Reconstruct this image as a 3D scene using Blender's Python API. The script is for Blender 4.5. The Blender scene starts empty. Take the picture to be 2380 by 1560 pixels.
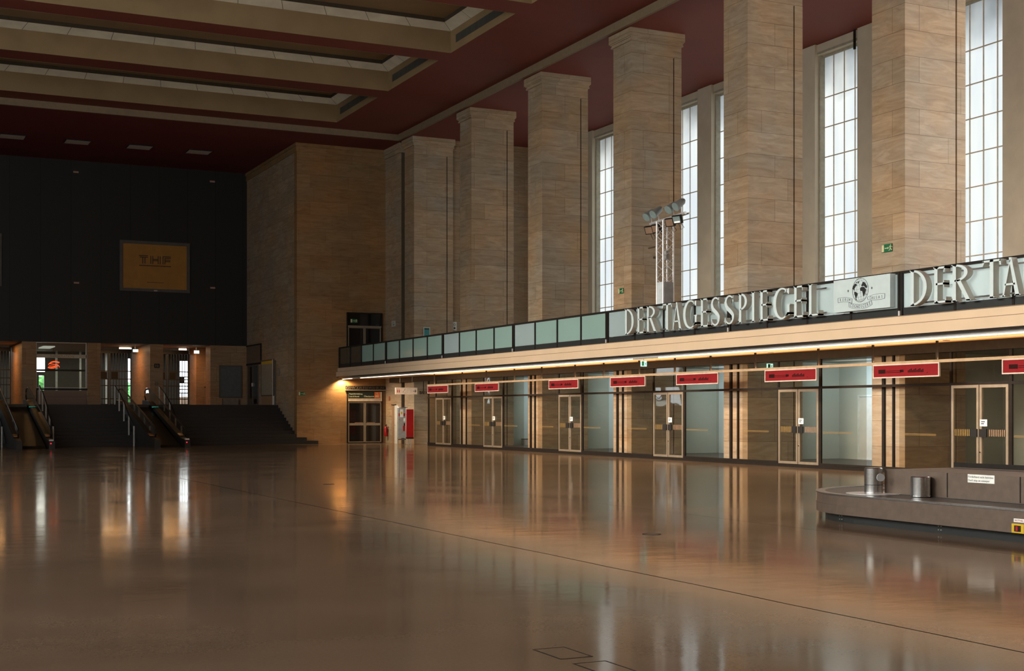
import bpy, bmesh, math, random
from mathutils import Vector, Matrix
random.seed(7)
SC = bpy.context.scene
COL = SC.collection
PI = math.pi

# ------------------------------------------------------------------ materials
def newmat(name):
    m = bpy.data.materials.new(name); m.use_nodes = True
    nt = m.node_tree; nt.nodes.clear()
    return m, nt, nt.nodes, nt.links

def N(nd, typ, **kw):
    n = nd.new(typ)
    for k, v in kw.items():
        if k in n.inputs: n.inputs[k].default_value = v
        else: setattr(n, k, v)
    return n

def rgba(c): return (c[0], c[1], c[2], 1.0)

def simple(name, c, rough=.6, metal=0., var=.12, scale=6., spec=.5, emit=None, es=0., bump=0.):
    m, nt, nd, L = newmat(name)
    out = nd.new('ShaderNodeOutputMaterial'); b = nd.new('ShaderNodeBsdfPrincipled')
    tc = nd.new('ShaderNodeNewGeometry')
    nz = nd.new('ShaderNodeTexNoise'); nz.inputs['Scale'].default_value = scale; nz.inputs['Detail'].default_value = 4
    L.new(tc.outputs['Position'], nz.inputs['Vector'])
    mr = nd.new('ShaderNodeMapRange'); mr.inputs['From Min'].default_value = .3; mr.inputs['From Max'].default_value = .7
    mr.inputs['To Min'].default_value = 1 - var; mr.inputs['To Max'].default_value = 1 + var
    L.new(nz.outputs['Fac'], mr.inputs['Value'])
    mx = nd.new('ShaderNodeMix'); mx.data_type = 'RGBA'; mx.blend_type = 'MULTIPLY'; mx.inputs['Factor'].default_value = 1
    mx.inputs['A'].default_value = rgba(c)
    L.new(mr.outputs['Result'], mx.inputs['B'])
    L.new(mx.outputs['Result'], b.inputs['Base Color'])
    b.inputs['Roughness'].default_value = rough; b.inputs['Metallic'].default_value = metal
    b.inputs['Specular IOR Level'].default_value = spec
    if emit:
        b.inputs['Emission Color'].default_value = rgba(emit); b.inputs['Emission Strength'].default_value = es
    if bump:
        bp = nd.new('ShaderNodeBump'); bp.inputs['Strength'].default_value = bump; bp.inputs['Distance'].default_value = .02
        L.new(nz.outputs['Fac'], bp.inputs['Height']); L.new(bp.outputs['Normal'], b.inputs['Normal'])
    L.new(b.outputs['BSDF'], out.inputs['Surface'])
    return m

def emission(name, c, s):
    m, nt, nd, L = newmat(name)
    out = nd.new('ShaderNodeOutputMaterial'); e = nd.new('ShaderNodeEmission')
    tc = nd.new('ShaderNodeNewGeometry'); nz = nd.new('ShaderNodeTexNoise'); nz.inputs['Scale'].default_value = 3
    L.new(tc.outputs['Position'], nz.inputs['Vector'])
    mr = nd.new('ShaderNodeMapRange'); mr.inputs['To Min'].default_value = s * .92; mr.inputs['To Max'].default_value = s * 1.08
    L.new(nz.outputs['Fac'], mr.inputs['Value'])
    e.inputs['Color'].default_value = rgba(c); L.new(mr.outputs['Result'], e.inputs['Strength'])
    L.new(e.outputs['Emission'], out.inputs['Surface'])
    return m

def stone_mat(name, c1, c2, mortar=(.16, .10, .055), rough=.55, width=1.9, row=.708, z0=0., spec=.4):
    m, nt, nd, L = newmat(name)
    out = nd.new('ShaderNodeOutputMaterial'); b = nd.new('ShaderNodeBsdfPrincipled')
    g = nd.new('ShaderNodeNewGeometry'); sp = nd.new('ShaderNodeSeparateXYZ'); L.new(g.outputs['Position'], sp.inputs[0])
    ad = nd.new('ShaderNodeMath'); ad.operation = 'ADD'; L.new(sp.outputs['X'], ad.inputs[0]); L.new(sp.outputs['Y'], ad.inputs[1])
    az = nd.new('ShaderNodeMath'); az.operation = 'ADD'; az.inputs[1].default_value = z0; L.new(sp.outputs['Z'], az.inputs[0])
    cb = nd.new('ShaderNodeCombineXYZ'); L.new(ad.outputs[0], cb.inputs[0]); L.new(az.outputs[0], cb.inputs[1])
    br = nd.new('ShaderNodeTexBrick'); br.offset = .43; br.offset_frequency = 2; br.squash = .7; br.squash_frequency = 3
    br.inputs['Scale'].default_value = 1; br.inputs['Mortar Size'].default_value = .007
    br.inputs['Mortar Smooth'].default_value = .4
    br.inputs['Brick Width'].default_value = width; br.inputs['Row Height'].default_value = row
    br.inputs['Color1'].default_value = rgba(c1); br.inputs['Color2'].default_value = rgba(c2); br.inputs['Mortar'].default_value = rgba(mortar)
    L.new(cb.outputs[0], br.inputs['Vector'])
    mp = nd.new('ShaderNodeMapping'); mp.inputs['Scale'].default_value = (.55, .55, 3.2); L.new(g.outputs['Position'], mp.inputs['Vector'])
    nz = nd.new('ShaderNodeTexNoise'); nz.inputs['Scale'].default_value = 1.7; nz.inputs['Detail'].default_value = 9
    nz.inputs['Roughness'].default_value = .66; nz.inputs['Distortion'].default_value = 1.2
    L.new(mp.outputs[0], nz.inputs['Vector'])
    cr = nd.new('ShaderNodeValToRGB'); cr.color_ramp.elements[0].position = .28; cr.color_ramp.elements[0].color = (.72, .63, .54, 1)
    cr.color_ramp.elements[1].position = .66; cr.color_ramp.elements[1].color = (1.12, 1.1, 1.08, 1)
    L.new(nz.outputs['Fac'], cr.inputs[0])
    n2 = nd.new('ShaderNodeTexNoise'); n2.inputs['Scale'].default_value = .6; n2.inputs['Detail'].default_value = 4
    L.new(g.outputs['Position'], n2.inputs['Vector'])
    cr2 = nd.new('ShaderNodeValToRGB'); cr2.color_ramp.elements[0].position = .35; cr2.color_ramp.elements[0].color = (1.10, .95, .80, 1)
    cr2.color_ramp.elements[1].position = .65; cr2.color_ramp.elements[1].color = (.93, .97, 1.03, 1)
    L.new(n2.outputs['Fac'], cr2.inputs[0])
    m1 = nd.new('ShaderNodeMix'); m1.data_type = 'RGBA'; m1.blend_type = 'MULTIPLY'; m1.inputs['Factor'].default_value = 1
    L.new(br.outputs['Color'], m1.inputs['A']); L.new(cr.outputs[0], m1.inputs['B'])
    m2 = nd.new('ShaderNodeMix'); m2.data_type = 'RGBA'; m2.blend_type = 'MULTIPLY'; m2.inputs['Factor'].default_value = 1
    L.new(m1.outputs['Result'], m2.inputs['A']); L.new(cr2.outputs[0], m2.inputs['B'])
    L.new(m2.outputs['Result'], b.inputs['Base Color'])
    b.inputs['Roughness'].default_value = rough; b.inputs['Specular IOR Level'].default_value = spec
    bp = nd.new('ShaderNodeBump'); bp.inputs['Strength'].default_value = .25; bp.inputs['Distance'].default_value = .012
    L.new(cr.outputs[0], bp.inputs['Height']); L.new(bp.outputs['Normal'], b.inputs['Normal'])
    L.new(b.outputs['BSDF'], out.inputs['Surface'])
    return m

def thin_glass(name, tint, refl=1.0, haze=0., hazec=(.5, .5, .45), wob=.12):
    m, nt, nd, L = newmat(name)
    out = nd.new('ShaderNodeOutputMaterial'); tr = nd.new('ShaderNodeBsdfTransparent'); tr.inputs[0].default_value = rgba(tint)
    gl = nd.new('ShaderNodeBsdfGlossy'); gl.inputs['Roughness'].default_value = .02
    g = nd.new('ShaderNodeNewGeometry'); nz = nd.new('ShaderNodeTexNoise'); nz.inputs['Scale'].default_value = .9; nz.inputs['Detail'].default_value = 1
    L.new(g.outputs['Position'], nz.inputs['Vector'])
    bp = nd.new('ShaderNodeBump'); bp.inputs['Strength'].default_value = wob; bp.inputs['Distance'].default_value = .05
    L.new(nz.outputs['Fac'], bp.inputs['Height']); L.new(bp.outputs['Normal'], gl.inputs['Normal'])
    lw = nd.new('ShaderNodeLayerWeight'); lw.inputs['Blend'].default_value = .5
    pw = nd.new('ShaderNodeMath'); pw.operation = 'POWER'; pw.inputs[1].default_value = 4.5; L.new(lw.outputs['Facing'], pw.inputs[0])
    mu = nd.new('ShaderNodeMath'); mu.operation = 'MULTIPLY_ADD'; mu.inputs[1].default_value = .9 * refl; mu.inputs[2].default_value = .03 * refl; mu.use_clamp = True
    L.new(pw.outputs[0], mu.inputs[0])
    mx = nd.new('ShaderNodeMixShader'); L.new(mu.outputs[0], mx.inputs[0]); L.new(tr.outputs[0], mx.inputs[1]); L.new(gl.outputs[0], mx.inputs[2])
    last = mx
    if haze:
        df = nd.new('ShaderNodeBsdfDiffuse'); df.inputs[0].default_value = rgba(hazec)
        m3 = nd.new('ShaderNodeMixShader'); m3.inputs[0].default_value = haze
        L.new(mx.outputs[0], m3.inputs[1]); L.new(df.outputs[0], m3.inputs[2]); last = m3
    L.new(last.outputs[0], out.inputs['Surface'])
    return m

def frosted(name, cd, ct, mixf=.55):
    m, nt, nd, L = newmat(name)
    out = nd.new('ShaderNodeOutputMaterial')
    g = nd.new('ShaderNodeNewGeometry'); nz = nd.new('ShaderNodeTexNoise'); nz.inputs['Scale'].default_value = .8
    L.new(g.outputs['Position'], nz.inputs['Vector'])
    d = nd.new('ShaderNodeBsdfDiffuse'); t = nd.new('ShaderNodeBsdfTranslucent'); gl = nd.new('ShaderNodeBsdfGlossy'); gl.inputs['Roughness'].default_value = .12
    mc = nd.new('ShaderNodeMix'); mc.data_type = 'RGBA'; mc.inputs['A'].default_value = rgba(cd); mc.inputs['B'].default_value = rgba([x * .8 for x in cd])
    L.new(nz.outputs['Fac'], mc.inputs['Factor']); L.new(mc.outputs['Result'], d.inputs[0]); t.inputs[0].default_value = rgba(ct)
    a = nd.new('ShaderNodeMixShader'); a.inputs[0].default_value = mixf; L.new(d.outputs[0], a.inputs[1]); L.new(t.outputs[0], a.inputs[2])
    b = nd.new('ShaderNodeMixShader'); b.inputs[0].default_value = .1; L.new(a.outputs[0], b.inputs[1]); L.new(gl.outputs[0], b.inputs[2])
    L.new(b.outputs[0], out.inputs['Surface'])
    return m

def window_glow(name, s):
    # frosted daylight panes: bluish variation from pane to pane, a little darker towards the head
    m, nt, nd, L = newmat(name)
    out = nd.new('ShaderNodeOutputMaterial'); e = nd.new('ShaderNodeEmission')
    g = nd.new('ShaderNodeNewGeometry')
    mp = nd.new('ShaderNodeMapping'); mp.inputs['Scale'].default_value = (1, 1.6, .35); L.new(g.outputs['Position'], mp.inputs['Vector'])
    nz = nd.new('ShaderNodeTexNoise'); nz.inputs['Scale'].default_value = .7; nz.inputs['Detail'].default_value = 3
    L.new(mp.outputs[0], nz.inputs['Vector'])
    cr = nd.new('ShaderNodeValToRGB'); cr.color_ramp.elements[0].position = .35; cr.color_ramp.elements[0].color = (.72, .79, .83, 1)
    cr.color_ramp.elements[1].position = .62; cr.color_ramp.elements[1].color = (.86, .905, .875, 1)
    L.new(nz.outputs['Fac'], cr.inputs[0])
    sp = nd.new('ShaderNodeSeparateXYZ'); L.new(g.outputs['Position'], sp.inputs[0])
    mr = nd.new('ShaderNodeMapRange'); mr.inputs['From Min'].default_value = 13.6; mr.inputs['From Max'].default_value = 15.4
    mr.inputs['To Min'].default_value = s; mr.inputs['To Max'].default_value = s * .3
    n2 = nd.new('ShaderNodeTexNoise'); n2.inputs['Scale'].default_value = .8; L.new(g.outputs['Position'], n2.inputs['Vector'])
    ma = nd.new('ShaderNodeMath'); ma.operation = 'MULTIPLY_ADD'; ma.inputs[1].default_value = 1.6; L.new(n2.outputs['Fac'], ma.inputs[0]); L.new(sp.outputs['Z'], ma.inputs[2])
    mb_ = nd.new('ShaderNodeMath'); mb_.operation = 'SUBTRACT'; mb_.inputs[1].default_value = .8; L.new(ma.outputs[0], mb_.inputs[0])
    L.new(mb_.outputs[0], mr.inputs['Value'])
    L.new(cr.outputs[0], e.inputs['Color']); L.new(mr.outputs['Result'], e.inputs['Strength'])
    L.new(e.outputs[0], out.inputs['Surface'])
    return m

def floor_mat():
    m, nt, nd, L = newmat('polished_floor')
    out = nd.new('ShaderNodeOutputMaterial'); b = nd.new('ShaderNodeBsdfPrincipled')
    g = nd.new('ShaderNodeNewGeometry'); sp = nd.new('ShaderNodeSeparateXYZ'); L.new(g.outputs['Position'], sp.inputs[0])
    nz = nd.new('ShaderNodeTexNoise'); nz.inputs['Scale'].default_value = .5; nz.inputs['Detail'].default_value = 6; L.new(g.outputs['Position'], nz.inputs['Vector'])
    n2 = nd.new('ShaderNodeTexNoise'); n2.inputs['Scale'].default_value = 40; n2.inputs['Detail'].default_value = 3; L.new(g.outputs['Position'], n2.inputs['Vector'])
    cr = nd.new('ShaderNodeValToRGB'); cr.color_ramp.elements[0].position = .3; cr.color_ramp.elements[0].color = (FC[0]*.82, FC[1]*.82, FC[2]*.82, 1)
    cr.color_ramp.elements[1].position = .7; cr.color_ramp.elements[1].color = (FC[0]*1.15, FC[1]*1.15, FC[2]*1.15, 1)
    L.new(nz.outputs['Fac'], cr.inputs[0])
    m2 = nd.new('ShaderNodeMix'); m2.data_type = 'RGBA'; m2.blend_type = 'MULTIPLY'; m2.inputs['Factor'].default_value = .25
    L.new(cr.outputs[0], m2.inputs['A']); L.new(n2.outputs['Fac'], m2.inputs['B'])
    # expansion joints running down the hall
    wob = nd.new('ShaderNodeTexNoise'); wob.inputs['Scale'].default_value = .6; L.new(g.outputs['Position'], wob.inputs['Vector'])
    ax = nd.new('ShaderNodeMath'); ax.operation = 'MULTIPLY_ADD'; ax.inputs[1].default_value = .06; L.new(wob.outputs['Fac'], ax.inputs[0]); L.new(sp.outputs['X'], ax.inputs[2])
    fac = None
    for x0, w in ((7.23, .013), (12.1, .007)):
        s = nd.new('ShaderNodeMath'); s.operation = 'SUBTRACT'; s.inputs[1].default_value = x0; L.new(ax.outputs[0], s.inputs[0])
        a = nd.new('ShaderNodeMath'); a.operation = 'ABSOLUTE'; L.new(s.outputs[0], a.inputs[0])
        c = nd.new('ShaderNodeMath'); c.operation = 'LESS_THAN'; c.inputs[1].default_value = w; L.new(a.outputs[0], c.inputs[0])
        if fac is None: fac = c
        else:
            d = nd.new('ShaderNodeMath'); d.operation = 'MAXIMUM'; L.new(fac.outputs[0], d.inputs[0]); L.new(c.outputs[0], d.inputs[1]); fac = d
    m3 = nd.new('ShaderNodeMix'); m3.data_type = 'RGBA'; m3.inputs['B'].default_value = (.018, .012, .008, 1)
    L.new(fac.outputs[0], m3.inputs['Factor']); L.new(m2.outputs['Result'], m3.inputs['A'])
    L.new(m3.outputs['Result'], b.inputs['Base Color'])
    mr = nd.new('ShaderNodeMapRange'); mr.inputs['From Min'].default_value = .3; mr.inputs['From Max'].default_value = .7
    mr.inputs['To Min'].default_value = .07; mr.inputs['To Max'].default_value = .13; L.new(nz.outputs['Fac'], mr.inputs['Value'])
    rj = nd.new('ShaderNodeMath'); rj.operation = 'MULTIPLY_ADD'; rj.inputs[1].default_value = .12; L.new(fac.outputs[0], rj.inputs[0]); L.new(mr.outputs['Result'], rj.inputs[2])
    b.inputs['Roughness'].default_value = .8; b.inputs['Specular IOR Level'].default_value = 0.
    mp = nd.new('ShaderNodeMapping'); mp.inputs['Rotation'].default_value = (0, 0, math.radians(25.6)); mp.inputs['Scale'].default_value = (1.0, 1.3, 1)
    L.new(g.outputs['Position'], mp.inputs['Vector'])
    wv = nd.new('ShaderNodeTexNoise'); wv.inputs['Scale'].default_value = 2.2; wv.inputs['Detail'].default_value = 5; L.new(mp.outputs[0], wv.inputs['Vector'])
    bp = nd.new('ShaderNodeBump'); bp.inputs['Strength'].default_value = .2; bp.inputs['Distance'].default_value = .006
    L.new(wv.outputs['Fac'], bp.inputs['Height'])
    gl = nd.new('ShaderNodeBsdfGlossy'); gl.inputs['Color'].default_value = (1, .95, .88, 1); L.new(rj.outputs[0], gl.inputs['Roughness']); L.new(bp.outputs['Normal'], gl.inputs['Normal'])
    lw = nd.new('ShaderNodeLayerWeight'); lw.inputs['Blend'].default_value = .5
    pw = nd.new('ShaderNodeMath'); pw.operation = 'POWER'; pw.inputs[1].default_value = 6.5; L.new(lw.outputs['Facing'], pw.inputs[0])
    fm = nd.new('ShaderNodeMath'); fm.operation = 'MULTIPLY_ADD'; fm.inputs[1].default_value = .72; fm.inputs[2].default_value = .05; L.new(pw.outputs[0], fm.inputs[0])
    ms = nd.new('ShaderNodeMixShader'); jn = nd.new('ShaderNodeMath'); jn.operation = 'MULTIPLY_ADD'; jn.inputs[1].default_value = -.85; jn.inputs[2].default_value = 1.; L.new(fac.outputs[0], jn.inputs[0])
    jm = nd.new('ShaderNodeMath'); jm.operation = 'MULTIPLY'; L.new(fm.outputs[0], jm.inputs[0]); L.new(jn.outputs[0], jm.inputs[1])
    L.new(jm.outputs[0], ms.inputs[0]); L.new(b.outputs[0], ms.inputs[1]); L.new(gl.outputs[0], ms.inputs[2])
    L.new(ms.outputs[0], out.inputs['Surface'])
    return m

def panel_mat(name, c, pitch, x0, axis='X', rough=.5, line=.35):
    m, nt, nd, L = newmat(name)
    out = nd.new('ShaderNodeOutputMaterial'); b = nd.new('ShaderNodeBsdfPrincipled')
    g = nd.new('ShaderNodeNewGeometry'); sp = nd.new('ShaderNodeSeparateXYZ'); L.new(g.outputs['Position'], sp.inputs[0])
    s = nd.new('ShaderNodeMath'); s.operation = 'SUBTRACT'; s.inputs[1].default_value = x0; L.new(sp.outputs[axis], s.inputs[0])
    d = nd.new('ShaderNodeMath'); d.operation = 'DIVIDE'; d.inputs[1].default_value = pitch; L.new(s.outputs[0], d.inputs[0])
    f = nd.new('ShaderNodeMath'); f.operation = 'FRACT'; L.new(d.outputs[0], f.inputs[0])
    lt = nd.new('ShaderNodeMath'); lt.operation = 'LESS_THAN'; lt.inputs[1].default_value = .04; L.new(f.outputs[0], lt.inputs[0])
    fl = nd.new('ShaderNodeMath'); fl.operation = 'FLOOR'; L.new(d.outputs[0], fl.inputs[0])
    wn = nd.new('ShaderNodeTexWhiteNoise'); wn.noise_dimensions = '1D'; L.new(fl.outputs[0], wn.inputs['W'])
    mr = nd.new('ShaderNodeMapRange'); mr.inputs['To Min'].default_value = .85; mr.inputs['To Max'].default_value = 1.15; L.new(wn.outputs['Value'], mr.inputs['Value'])
    m1 = nd.new('ShaderNodeMix'); m1.data_type = 'RGBA'; m1.blend_type = 'MULTIPLY'; m1.inputs['Factor'].default_value = 1
    m1.inputs['A'].default_value = rgba(c); L.new(mr.outputs['Result'], m1.inputs['B'])
    m2 = nd.new('ShaderNodeMix'); m2.data_type = 'RGBA'; L.new(lt.outputs[0], m2.inputs['Factor']); L.new(m1.outputs['Result'], m2.inputs['A'])
    m2.inputs['B'].default_value = rgba([x * line for x in c]); L.new(m2.outputs['Result'], b.inputs['Base Color'])
    b.inputs['Roughness'].default_value = rough
    L.new(b.outputs[0], out.inputs['Surface'])
    return m

FC = (.205, .138, .088)
M = {}
M['floor'] = floor_mat()
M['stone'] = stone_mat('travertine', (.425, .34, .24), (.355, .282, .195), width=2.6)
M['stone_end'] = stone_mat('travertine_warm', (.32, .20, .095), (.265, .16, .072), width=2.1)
M['stone_side'] = stone_mat('travertine_hall_lit', (.42, .335, .24), (.35, .275, .19))  # lighter copy of the stone, hall light on this wall put into its colour
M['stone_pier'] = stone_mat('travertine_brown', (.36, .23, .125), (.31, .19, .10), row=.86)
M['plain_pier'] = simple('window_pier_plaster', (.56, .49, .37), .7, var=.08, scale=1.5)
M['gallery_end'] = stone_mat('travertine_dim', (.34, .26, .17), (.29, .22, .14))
M['red'] = simple('red_ceiling', (.17, .031, .0165), .75, var=.08, scale=.4)
M['red_dark'] = simple('dark_red_ceiling', (.16, .022, .018), .75, var=.08, scale=.4)
M['coffer'] = simple('coffer_plaster', (.245, .158, .074), .75, var=.1, scale=.8)
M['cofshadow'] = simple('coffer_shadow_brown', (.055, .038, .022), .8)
M['trim'] = simple('beige_trim', (.22, .155, .09), .7, var=.08)
M['lightpanel'] = simple('milky_light_panel', (.50, .44, .33), .5, var=.15, scale=1.5, emit=(.9, .8, .6), es=.03)  # faint glow added so the unlit coffer panels show
M['vent'] = panel_mat('vent_grille', (.05, .05, .045), .22, 0, 'Y')
M['dark'] = simple('dark_metal', (.020, .016, .013), .5, var=.15, spec=.15)
M['darkpanel'] = simple('dark_parapet', (.018, .02, .02), .5)
M['black'] = simple('black_void', (.006, .005, .005), .8)
M['blackwall'] = panel_mat('black_wall_panels', (.0125, .0098, .0075), 1.62, .86, 'X', .6)
M['fascia'] = simple('peach_fascia', (.74, .54, .35), .6, var=.04, scale=1)
M['soffit'] = simple('soffit_plaster', (.74, .50, .30), .6, var=.06, scale=1)
M['white'] = simple('white_paint', (.62, .62, .58), .5, var=.05)
M['letter'] = simple('letter_face_grey_white', (.62, .71, .70), .4, var=.04)
M['letterside'] = simple('letter_return_grey', (.52, .49, .41), .5, var=.05)
M['emblem'] = simple('emblem_board_grey_white', (.57, .66, .65), .4, var=.04)
M['ink'] = simple('black_ink', (.012, .014, .012), .5)
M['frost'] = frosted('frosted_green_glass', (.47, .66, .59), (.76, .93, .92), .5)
M['frostlight'] = frosted('frosted_backlit_glass', (.55, .70, .71), (.95, 1.0, 1.0), .55)  # paler copy of the glass, window light behind it put into the colour
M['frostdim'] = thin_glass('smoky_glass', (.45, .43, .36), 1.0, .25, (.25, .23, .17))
M['glass'] = thin_glass('shop_glass', (.86, .835, .78), .75, .012, (.4, .38, .32))
M['darkglass'] = simple('dark_door_glass', (.012, .010, .009), .08, var=.3, scale=2)
M['frame'] = simple('bronze_door_frame', (.36, .29, .21), .4, metal=.4, var=.08)
M['railbeam'] = simple('tan_rail', (.25, .185, .118), .6, spec=.1)
M['signred'] = simple('red_sign', (.115, .0075, .010), .6, var=.06, spec=.05)
M['signframe'] = simple('sign_frame_pale', (.36, .31, .28), .6, spec=.1)
M['smear'] = simple('dark_red_lettering', (.012, .003, .003), .7, spec=.05)
M['paper'] = simple('white_paper', (.8, .8, .74), .7, emit=(.9, .9, .82), es=.05)
M['gold'] = simple('gold_decal', (.25, .155, .045), .5)
M['shopwall'] = simple('shop_wall_grey', (.50, .54, .50), .7, var=.05, scale=.6)
M['shopfloor'] = simple('shop_floor_dark', (.06, .05, .045), .4)
M['steel'] = simple('brushed_steel', (.46, .46, .45), .28, metal=1., var=.12, scale=30)
M['steelwarm'] = simple('carousel_steel', (.17, .125, .095), .42, metal=.5, var=.1, scale=8)
M['belt'] = simple('carousel_belt', (.10, .085, .075), .38, metal=.2, var=.1, scale=10)
M['rubber'] = simple('black_skirt', (.012, .014, .013), .5)
M['chrome'] = simple('chrome', (.75, .75, .73), .12, metal=1.)
M['alu'] = simple('aluminium', (.82, .80, .78), .35, metal=.5, var=.05)
M['greypanel'] = simple('grey_cover', (.34, .34, .33), .5)
M['palepanel'] = simple('pale_cover', (.62, .66, .66), .45)
M['lampgrey'] = simple('lamp_housing', (.30, .33, .32), .4, metal=.4)
M['lampglass'] = simple('lamp_lens', (.28, .36, .34), .15, var=.1)
M['tube'] = emission('warm_tube', (1.0, .74, .48), 4.)
M['tubeoff'] = simple('unlit_tube', (.75, .75, .72), .3)
M['brighttube'] = emission('pale_tube', (1.0, .85, .72), 3.)
M['exitlit'] = emission('lit_exit', (.55, .95, .85), 1.6)
M['greensign'] = simple('exit_green', (.006, .13, .045), .5)
M['creamsign'] = simple('exit_cream', (.68, .62, .36), .5)
M['thf'] = simple('orange_brown_board', (.40, .175, .025), .5, var=.1, scale=2)
M['thfframe'] = simple('board_frame', (.09, .075, .065), .5)
M['thfink'] = simple('dark_brown_ink', (.03, .012, .008), .5)
M['red_gloss'] = simple('gloss_red', (.40, .008, .010), .3)
M['teal'] = simple('teal_poster', (.05, .28, .28), .5)
M['stair'] = simple('dark_stair', (.011, .008, .0065), .5, var=.15, scale=3)
M['escside'] = simple('escalator_side', (.014, .011, .008), .45)
M['escpanel'] = simple('escalator_panel', (.035, .025, .012), .3)
M['handrail'] = simple('black_handrail', (.010, .009, .009), .5, spec=.3)
M['post'] = simple('pale_post', (.45, .42, .37), .4)
M['slat'] = panel_mat('slatted_wood', (.26, .165, .11), .075, 0, 'Z', .6, .45)
M['neon'] = emission('neon_red', (1.0, .09, .02), 2.6)
M['foliage'] = simple('foliage', (.10, .34, .09), .7, var=.5, scale=3)
M['bar'] = simple('gate_bar', (.018, .016, .015), .4)
M['palecol'] = simple('pale_column', (.50, .50, .47), .5)
M['board'] = simple('grey_poster', (.10, .10, .10), .35)
M['curtain'] = panel_mat('grey_curtain', (.32, .33, .33), .12, 0, 'Y', .7, .5)
M['yellow'] = simple('yellow_plate', (.65, .42, .01), .45)
M['orange'] = simple('orange_logo', (.65, .13, .02), .5)
M['signgreen'] = simple('dark_green_board', (.015, .022, .017), .4)
M['cream'] = simple('cream_board', (.58, .46, .32), .5)
M['wcboard'] = simple('wc_board', (.74, .58, .44), .5, emit=(1, .8, .6), es=.08)
M['wood'] = simple('pinkish_wood', (.30, .18, .11), .5)
M['ground'] = simple('paved_ground', (.45, .44, .42), .8)
M['winR'] = window_glow('daylight_pane', 1.12)
M['winL'] = window_glow('daylight_pane_left', 8.5)
M['winN'] = window_glow('fill_light_pane', 8.)
M['mullion'] = simple('window_bar', (.58, .50, .38), .5)  # lightened, window flare over the bars is put into the colour
M['winframe'] = simple('window_frame', (.34, .31, .23), .6)
M['hatch'] = simple('floor_hatch_metal', (.085, .055, .036), .35)
M['redled'] = emission('red_indicator', (1, .02, .05), 1.5)
M['tealled'] = emission('teal_display', (.1, .62, .5), .35)
M['amber'] = simple('amber_reflection', (.45, .20, .07), .25)  # orange reflection along the escalator deck put into the colour

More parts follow.
